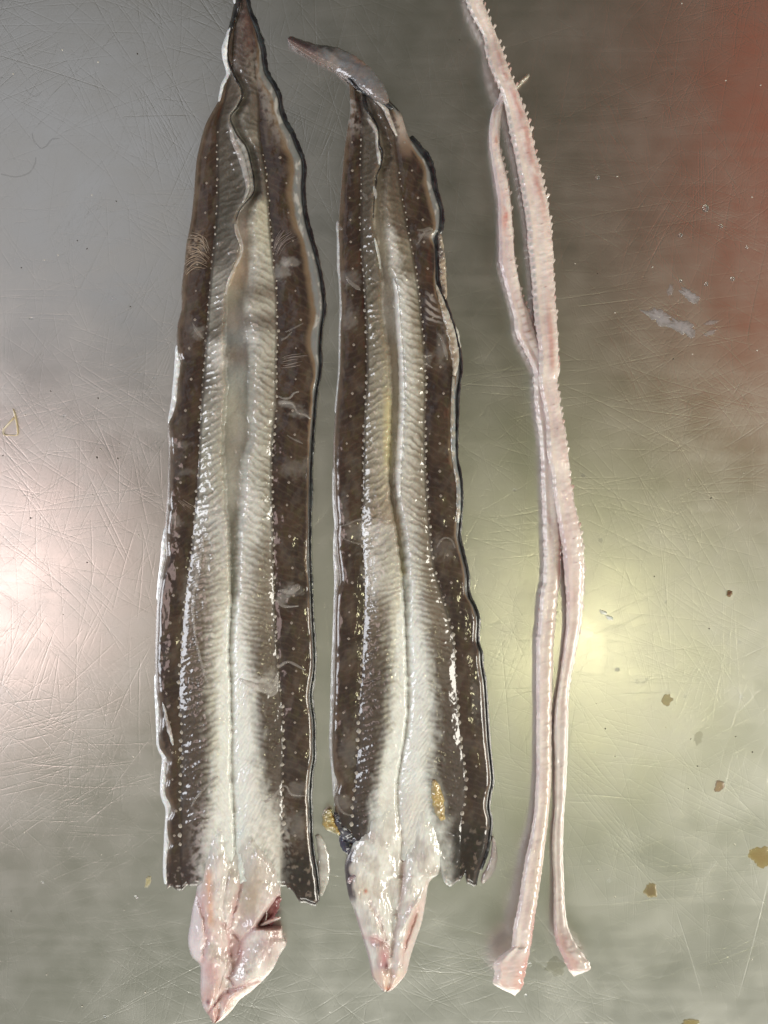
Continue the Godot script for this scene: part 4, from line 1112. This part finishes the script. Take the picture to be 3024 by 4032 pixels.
		c = c.lerp(Color(0.10, 0.012, 0.018), 0.95 * gs(x - 1521.0, 10.0) * gs(y - 3806.0, 20.0))
		c = c.lerp(Color(0.24, 0.16, 0.20), 0.6 * gs(x - 1503.0, 12.0) * gs(y - 3808.0, 14.0))
		c = c.lerp(Color(0.52, 0.30, 0.26), 0.6 * gs((x - 1652.0) + (y - 3560.0) * 0.36, 15.0) * ss(3520, 3580, y) * ss(3800, 3700, y))
		c = c.lerp(Color(0.60, 0.44, 0.36), 0.65 * ss(3800, 3850, y))
		c = c.lerp(Color(0.52, 0.22, 0.15), 0.6 * gs(y - 3892.0, 12.0) * gs(x - 1530.0, 26.0))
		c = c.lerp(Color(0.50, 0.34, 0.33), 0.4 * ss(26, 6, r - x) * ss(3440, 3480, y))
		c = c.lerp(Color(0.035, 0.024, 0.034), 0.92 * ss(30.0, 18.0, (x - l) + 12.0 * m) * ss(3580, 3520, y) * ss(3330, 3360, y))
		c = c.lerp(Color(0.20, 0.14, 0.16), 0.6 * ss(12, 4, x - l) * ss(3560, 3590, y))
		if y < 3380.0:
			var under := e.height(x, y)
			c = paint.call(x, y, e.color(x, y)).lerp(c, ss(3150, 3330, y + 40.0 * m) * (1.0 + 0.0 * under))
		c.a = 1.0
		return c
	obj("head", head_mesh(hl, hr, 3060, 3904, 300, 130, hf, cf), M.head, host)
	obj("pectoral_stub", strip([1372, 3478, 6, 1382, 3462, 12, 1400, 3450, 9, 1412, 3440, 4], 1.6, func(_x: float, _y: float) -> float: return 6.5, Color(0.34, 0.26, 0.28), Color(0.22, 0.16, 0.18)), M.skin, host)

# ------------------------------------------------------------------ the two backbones
func backbones() -> void:
	var tm := tooth_mesh()
	# the longer one, thick end out of the picture at the top, upper side scarred with blood
	var rl := lut([-120, 1812, 0, 1833, 72, 1864, 145, 1904, 217, 1915, 289, 1940, 362, 1972, 434, 1992, 506, 2004, 579, 2021, 651, 2036, 724, 2048, 796, 2060, 881, 2074, 953, 2079, 1062, 2090, 1170, 2098, 1243, 2104, 1315, 2114, 1387, 2122, 1460, 2122, 1500, 2121, 1572, 2135, 1645, 2148, 1717, 2152, 1790, 2155, 1862, 2172, 1934, 2178, 2007, 2191, 2079, 2202, 2151, 2213, 2224, 2219, 2322, 2227, 2395, 2230, 2467, 2229, 2539, 2220, 2612, 2211, 2684, 2201, 2756, 2189, 2829, 2182, 2901, 2180, 2973, 2183, 3046, 2183, 3093, 2183, 3187, 2183, 3280, 2175, 3373, 2174, 3466, 2179, 3560, 2180, 3653, 2181, 3700, 2188, 3746, 2206, 3793, 2226, 3842, 2250])
	var rr := lut([-120, 1868, 0, 1900, 72, 1928, 145, 1958, 217, 1985, 289, 2010, 362, 2041, 434, 2065, 506, 2090, 579, 2103, 651, 2123, 724, 2140, 796, 2156, 881, 2168, 953, 2174, 1062, 2179, 1170, 2183, 1243, 2190, 1315, 2195, 1387, 2197, 1460, 2200, 1500, 2193, 1572, 2203, 1645, 2214, 1717, 2227, 1790, 2237, 1862, 2243, 1934, 2254, 2007, 2266, 2079, 2282, 2151, 2294, 2224, 2301, 2296, 2298, 2322, 2297, 2395, 2292, 2467, 2285, 2539, 2271, 2612, 2258, 2684, 2243, 2756, 2238, 2829, 2237, 2901, 2236, 2973, 2234, 3093, 2229, 3187, 2222, 3280, 2218, 3373, 2217, 3466, 2221, 3560, 2224, 3640, 2234, 3690, 2252, 3728, 2274, 3770, 2306, 3800, 2325, 3820, 2320, 3842, 2272])
	var rlift := lut([-120, 0.2, 150, 2.0, 330, 5.5, 480, 2.0, 700, 0.3, 1150, 0.6, 1350, 5.0, 1800, 7.0, 2150, 4.5, 2450, 1.0, 3300, 0.6, 3650, 3.0, 3842, 5.0])
	var rc := func(x: float, y: float, s: float, ph: float) -> Color:
		var m := n_mid.get_noise_2d(x * 0.8, y * 0.5 + 60.0)
		var f := n_fine.get_noise_2d(x, y)
		var b := n_big.get_noise_2d(x * 2.0, y * 1.5)
		var c := Color(0.66, 0.585, 0.55).lerp(Color(0.585, 0.49, 0.47), ss(-0.3, 0.4, b)) * (1.0 + 0.10 * f + 0.08 * m)
		c = c.lerp(Color(0.34, 0.345, 0.32), 0.8 * gs(s + 0.74, 0.17) * ss(0.4, 0.6, ph) * ss(1400, 1200, y))
		c = c.lerp(Color(0.58, 0.53, 0.48), 0.4 * gs(s + 0.4, 0.12))
		c = c.lerp(Color(0.40, 0.195, 0.175), 0.75 * gs(s - 0.42 - 0.35 * m, 0.30) * ss(60, 260, y) * ss(1000, 700, y) * ss(-0.5, 0.3, m + 0.2))
		c = c.lerp(Color(0.44, 0.20, 0.16), 0.65 * gs(s - 0.35, 0.25) * ss(1100, 1300, y) * ss(1500, 1420, y))
		c = c.lerp(Color(0.24, 0.09, 0.08), 0.7 * gs(ph - 0.5, 0.06) * ss(0.15, 0.3, n_mid.get_noise_2d(floorf((y + 9.0) / 31.0) * 60.0, 3.0)) * ss(0.0, 0.1, s) * ss(0.45, 0.3, s) * ss(2300, 2200, y))
		c = c.lerp(Color(0.50, 0.38, 0.39), 0.55 * gs(s + 0.5, 0.4) * ss(2000, 2150, y) * ss(2500, 2350, y))
		c = c.lerp(Color(0.47, 0.36, 0.27), 0.4 * gs(s - 0.1, 0.25) * ss(2200, 2300, y))
		c = c.lerp(Color(0.50, 0.47, 0.455), 0.5 * ss(2700, 2900, y))
		c = c.lerp(Color(0.52, 0.30, 0.28), 0.55 * ss(3600, 3720, y) * ss(0.5, -0.4, s + m))
		c.a = 1.0
		return c
	var host := thing("eel_backbone", "right backbone, blood streaked and running off the top edge, resting over the other", "backbone", "backbones lifted from the eels")
	obj("spine", bone_mesh(rl, rr, rlift, -110, 3846, 0.0, rc), M.bone, host)
	teeth(host, rr, rl, rlift, -60, 2750, tm, 1.0)
	teeth(host, rl, rr, rlift, -60, 1330, tm, 0.75)
	teeth(host, rl, rr, rlift, 1700, 2160, tm, 0.6)
	teeth(host, rr, rl, rlift, 2760, 3300, tm, 0.4)

	# the other one: thin tail tip tucked under, lifted root end at the bottom
	var ll := lut([330, 1990, 360, 1972, 398, 1958, 434, 1938, 506, 1927, 579, 1928, 651, 1939, 724, 1951, 796, 1961, 881, 1963, 953, 1965, 1026, 1966, 1098, 1982, 1170, 2002, 1243, 2021, 1315, 2032, 1387, 2068, 1460, 2100, 1500, 2102, 1572, 2104, 1645, 2113, 1717, 2123, 1790, 2129, 1862, 2131, 1934, 2133, 2007, 2137, 2079, 2138, 2151, 2140, 2224, 2141, 2296, 2138, 2322, 2131, 2395, 2124, 2467, 2119, 2539, 2111, 2612, 2112, 2684, 2111, 2756, 2112, 2901, 2112, 3046, 2112, 3093, 2109, 3187, 2104, 3280, 2091, 3373, 2070, 3466, 2054, 3560, 2041, 3653, 2021, 3725, 2014, 3740, 1998, 3765, 1968, 3793, 1944, 3839, 1946, 3860, 1938, 3880, 1952, 3900, 1985, 3920, 2024])
	var lr := lut([330, 2042, 360, 2022, 398, 1988, 434, 1977, 506, 1970, 579, 1969, 651, 1985, 724, 2002, 796, 2011, 881, 2017, 953, 2022, 1026, 2028, 1098, 2042, 1170, 2058, 1243, 2088, 1315, 2108, 1387, 2145, 1460, 2172, 1572, 2176, 1717, 2192, 1862, 2200, 2007, 2206, 2151, 2210, 2224, 2207, 2296, 2204, 2322, 2199, 2395, 2191, 2467, 2186, 2539, 2179, 2612, 2178, 2684, 2175, 2756, 2173, 2901, 2171, 3046, 2171, 3093, 2169, 3187, 2162, 3280, 2152, 3373, 2141, 3466, 2129, 3560, 2114, 3653, 2100, 3728, 2090, 3793, 2076, 3839, 2068, 3886, 2056, 3905, 2046, 3920, 2032])
	var llift := lut([330, 0.0, 1500, 0.0, 2000, 0.3, 2600, 1.0, 3200, 3.0, 3600, 7.0, 3920, 9.0])
	var lc := func(x: float, y: float, s: float, ph: float) -> Color:
		var m := n_mid.get_noise_2d(x * 0.8 + 900.0, y * 0.5 + 60.0)
		var f := n_fine.get_noise_2d(x, y + 900.0)
		var b := n_big.get_noise_2d(x * 2.0 + 900.0, y * 1.5)
		var c := Color(0.66, 0.585, 0.55).lerp(Color(0.58, 0.49, 0.475), ss(-0.3, 0.4, b)) * (1.0 + 0.09 * f + 0.07 * m)
		c = c.lerp(Color(0.44, 0.37, 0.40), 0.5 * gs(s + 0.6, 0.4) * ss(1300, 1100, y))
		c = c.lerp(Color(0.50, 0.15, 0.11), 0.85 * gs(y - 850.0, 70.0) * gs(s - 0.1, 0.5) * ss(-0.4, 0.3, m))
		c = c.lerp(Color(0.40, 0.16, 0.10), 0.7 * gs(y - 552.0, 24.0) * gs(s - 0.3, 0.35))
		c = c.lerp(Color(0.30, 0.15, 0.11), 0.7 * gs(s - 0.2, 0.3) * gs(ph - 0.5, 0.16) * ss(1050, 1250, y) * ss(1400, 1350, y))
		c = c.lerp(Color(0.54, 0.46, 0.385), 0.55 * ss(-0.1, 0.15, s) * ss(1900, 2200, y) * ss(3700, 3500, y))
		c = c.lerp(Color(0.26, 0.12, 0.09), 0.75 * gs(ph - 0.5, 0.05) * ss(0.12, 0.26, n_mid.get_noise_2d(floorf((y + 9.0) / 31.0) * 60.0, 40.0)) * ss(0.25, 0.35, s) * ss(0.7, 0.6, s))
		c = c.lerp(Color(0.35, 0.12, 0.11), 0.7 * ss(0.55, 0.9, s) * ss(2040, 2080, y) * ss(2330, 2240, y))
		c = c.lerp(Color(0.58, 0.55, 0.55), 0.45 * gs(s + 0.55, 0.2) * ss(1500, 1800, y))
		c = c.lerp(Color(0.58, 0.37, 0.33), 0.6 * ss(3740, 3840, y) * ss(-0.6, 0.4, s + m))
		c = c.lerp(Color(0.48, 0.20, 0.18), 0.5 * ss(0.6, 0.95, s) * ss(3500, 3650, y))
		c.a = 1.0
		return c
	host = thing("eel_backbone", "left backbone with thin tail tucked under the other and a broad pale foot end", "backbone", "backbones lifted from the eels")
	obj("spine", bone_mesh(ll, lr, llift, 335, 3922, 40.0, lc), M.bone, host)
	obj("tail_tip", strip([2085, 294, 4, 2076, 300, 8, 2058, 316, 9, 2040, 334, 11, 2020, 350, 15, 2000, 366, 18], 2.8, on_table, Color(0.34, 0.31, 0.26), Color(0.42, 0.37, 0.33)), M.bone, host)
	teeth(host, lr, ll, llift, 600, 1330, tm, 0.9)
	teeth(host, ll, lr, llift, 560, 1320, tm, 0.5)
	teeth(host, ll, lr, llift, 1350, 2560, tm, 0.75)
	teeth(host, lr, ll, llift, 2180, 2500, tm, 0.4)

# ------------------------------------------------------------------ scraps, stains and drops on the steel
func bits() -> void:
	var tbl := on_table
	var fleck := "dried brown flecks on the steel"
	var spec := [
		[2626, 2755, 23, 21, 0.0, 0.3, Color(0.34, 0.28, 0.10), Color(0.24, 0.155, 0.03), 1, "round pale olive stain ring right of the bright glare"],
		[2748, 2905, 17, 27, 0.2, 0.4, Color(0.22, 0.20, 0.10), Color(0.17, 0.15, 0.07), 2, "faint oval greenish drop mark between the olive ring and brown fleck"],
		[2832, 3096, 18, 25, 0.5, 0.5, Color(0.32, 0.19, 0.06), Color(0.17, 0.06, 0.012), 3, "rusty triangular brown fleck with a dark outline"],
		[3000, 3374, 46, 40, 0.3, 0.3, Color(0.30, 0.19, 0.025), Color(0.34, 0.25, 0.05), 4, "large mustard brown stain cut by the right picture edge"],
		[2562, 3502, 28, 28, 0.1, 0.4, Color(0.20, 0.125, 0.03), Color(0.34, 0.26, 0.08), 5, "olive brown spot with a black crack at its middle"],
		[2873, 2336, 11, 13, 0.0, 0.7, Color(0.09, 0.03, 0.008), Color(0.18, 0.12, 0.05), 6, "tiny dark rust speck high on the right below the white smear"],
		[2190, 3806, 40, 34, 0.0, 0.25, Color(0.17, 0.16, 0.045), Color(0.20, 0.20, 0.10), 7, "faint yellow green smudge between the two backbone ends"],
		[2715, 4030, 36, 20, 0.0, 0.4, Color(0.32, 0.23, 0.04), Color(0.34, 0.28, 0.1), 8, "yellow brown spot cut by the bottom picture edge"],
		[582, 3472, 12, 24, 0.35, 0.5, Color(0.34, 0.30, 0.16), Color(0.30, 0.28, 0.2), 9, "pale yellowish scrap left of the left eel's cut flap"]]
	for d in spec:
		var o := obj("dried_stain", blot(d[0], d[1], d[2], d[3], d[4], d[5], tbl, d[6], d[7], d[8], 0.35, 44, 10), M.stain if d[8] in [1, 5, 4, 3, 8] else M.thin_film if d[8] in [7, 2] else M.dry)
		tag(o, d[9], "stain", fleck)
	for c in [[[2540, 3495, 1, 2560, 3503, 3, 2580, 3520, 3, 2588, 3528, 1], 5], [[2806, 3062, 2, 2822, 3084, 3, 2834, 3112, 4], 3]]:
		pass
	var smear := [
		[2600, 1250, 62, 26, 0.45, "large white smear of dried scum on the right below the reddish area", 21],
		[2690, 1292, 58, 26, 0.55, "white scum smear touching the larger one at its lower right end", 22],
		[2720, 1166, 44, 20, 0.6, "white crescent scum mark just above the large smear", 23],
		[2640, 1140, 12, 24, 0.3, "short pale scum streak left of the white crescent", 24],
		[2794, 1310, 26, 9, -0.4, "small white scum curl right of the smears", 25],
		[2800, 1270, 30, 8, -0.2, "thin pale scum trail above the small white curl", 26]]
	for d in smear:
		var o := obj("scum_smear", blot(d[0], d[1], d[2], d[3], d[4], 0.25, tbl, Color(0.36, 0.34, 0.36), Color(0.24, 0.22, 0.22), d[6], 0.42, 60, 12), M.scum if d[6] in [21, 22, 23] else M.film)
		tag(o, d[5], "smear", "white scum smears on the right of the steel")
	for d in [[2376, 2412, 18, 6, 0.5, "white wet scrap above right of the bright glare"], [2400, 2432, 17, 7, 0.65, "white wet scrap just right of its twin above the glare"]]:
		var o := obj("white_scrap", blot(d[0], d[1], d[2], d[3], d[4], 0.9, tbl, Color(0.72, 0.72, 0.70), Color(0.5, 0.5, 0.46), 31 + int(d[0]) % 7, 0.5, 30, 7), M.fat)
		tag(o, d[5], "scrap", "white scraps by the glare")
	var o1 := obj("thread", strip([50, 1608, 1.5, 58, 1636, 4, 64, 1662, 3.5, 68, 1690, 3, 68, 1708, 3, 60, 1714, 2.5, 40, 1713, 2, 18, 1712, 2.5, 11, 1700, 3, 14, 1688, 3, 34, 1666, 3, 50, 1648, 3, 56, 1640, 2], 1.1, tbl, Color(0.50, 0.40, 0.24), Color(0.62, 0.56, 0.46), 0.2, 5.0), M.dry)
	tag(o1, "beige looped thread near the left picture edge", "thread")
	# water stains: thin dried films with a raised outline
	for d in [[[[0, 685, 4, 60, 696, 4, 112, 682, 4, 138, 645, 4, 140, 615, 3], "curved dark tidemark at the left picture edge"]], [[[126, 520, 2, 132, 550, 4, 160, 584, 4, 184, 572, 4, 208, 548, 5, 240, 545, 2], "hooked dark tidemark right of the curved one"]], [[[98, 340, 2, 112, 365, 3, 140, 380, 3, 166, 360, 2], "faint small tidemark above the hooked one"]]]:
		var t := obj("tidemark", strip(d[0][0], 0.12, tbl, Color(0.16, 0.16, 0.17), Color(-1, 0, 0), 0.5, 6.0, 5), M.tide)
		tag(t, d[0][1], "stain", "water tidemarks at the upper left")
	# drops of water
	var dm := StandardMaterial3D.new()
	dm.refraction_enabled = true
	dm.refraction_scale = 0.033
	dm.albedo_color = Color(0.98, 0.99, 1.0, 0.03)
	dm.roughness = 0.02
	var f := func(i: int, j: int) -> void:
		var a := TAU * float(j) / 16.0
		var t := float(i) / 5.0
		vp = Vector3(cos(a) * sin(t * PI * 0.5), 0.55 * cos(t * PI * 0.5), sin(a) * sin(t * PI * 0.5))
		vc = Color.WHITE
	var dome := grid_mesh(6, 17, f, true)
	var drops := [[2884, 1098, 9], [2678, 926, 8], [2838, 890, 7], [2778, 820, 14], [2352, 700, 8], [2940, 975, 6], [2680, 1104, 6], [2780, 1118, 7], [2510, 2684, 8], [2534, 2686, 7], [2546, 2676, 6], [2698, 2742, 6], [2432, 2636, 9], [2622, 2370, 6], [2912, 2528, 7], [2920, 2744, 9], [2296, 1872, 7], [2026, 1930, 6], [2364, 2128, 8], [2086, 3798, 9], [2070, 3920, 8], [2340, 2960, 6], [2398, 3468, 8], [2320, 3390, 6], [536, 3532, 7], [122, 1254, 7], [166, 3474, 5], [412, 4002, 6], [606, 1488, 5], [252, 1637, 6]]
	for d in drops:
		var o := obj("water_drop", dome, dm)
		o.position = P(d[0], d[1], 0.0)
		var s: float = d[2] * K
		o.scale = Vector3(s * rng.randf_range(0.85, 1.25), s * 0.8, s * rng.randf_range(0.85, 1.25))
		tag(o, "tiny clear water drop sitting alone on the steel", "drop", "water drops scattered over the steel")
	# specks too small to pick apart
	var st := SurfaceTool.new()
	st.begin(Mesh.PRIMITIVE_TRIANGLES)
	for k in 150:
		var x := rng.randf_range(10, 3010)
		var y := rng.randf_range(10, 4020)
		if x > 590 and x < 1300 and y < 4030 or x > 1290 and x < 2340 and rng.randf() < 0.9:
			continue
		var pale := rng.randf() < 0.55
		st.append_from(blot(x, y, rng.randf_range(2, 4.5), rng.randf_range(1.5, 3.5), rng.randf() * 3.0, 0.3, tbl, Color(0.55, 0.52, 0.46) if pale else Color(0.04, 0.035, 0.03), Color(0.4, 0.38, 0.33) if pale else Color(0.05, 0.04, 0.03), k, 0.3, 8, 3), 0, Transform3D.IDENTITY)
	var cr := obj("crumbs", st.commit(), M.dry)
	cr.set_meta("kind", "stuff")
	tag(cr, "scattered pale and dark specks dotting the bare steel", "crumbs")
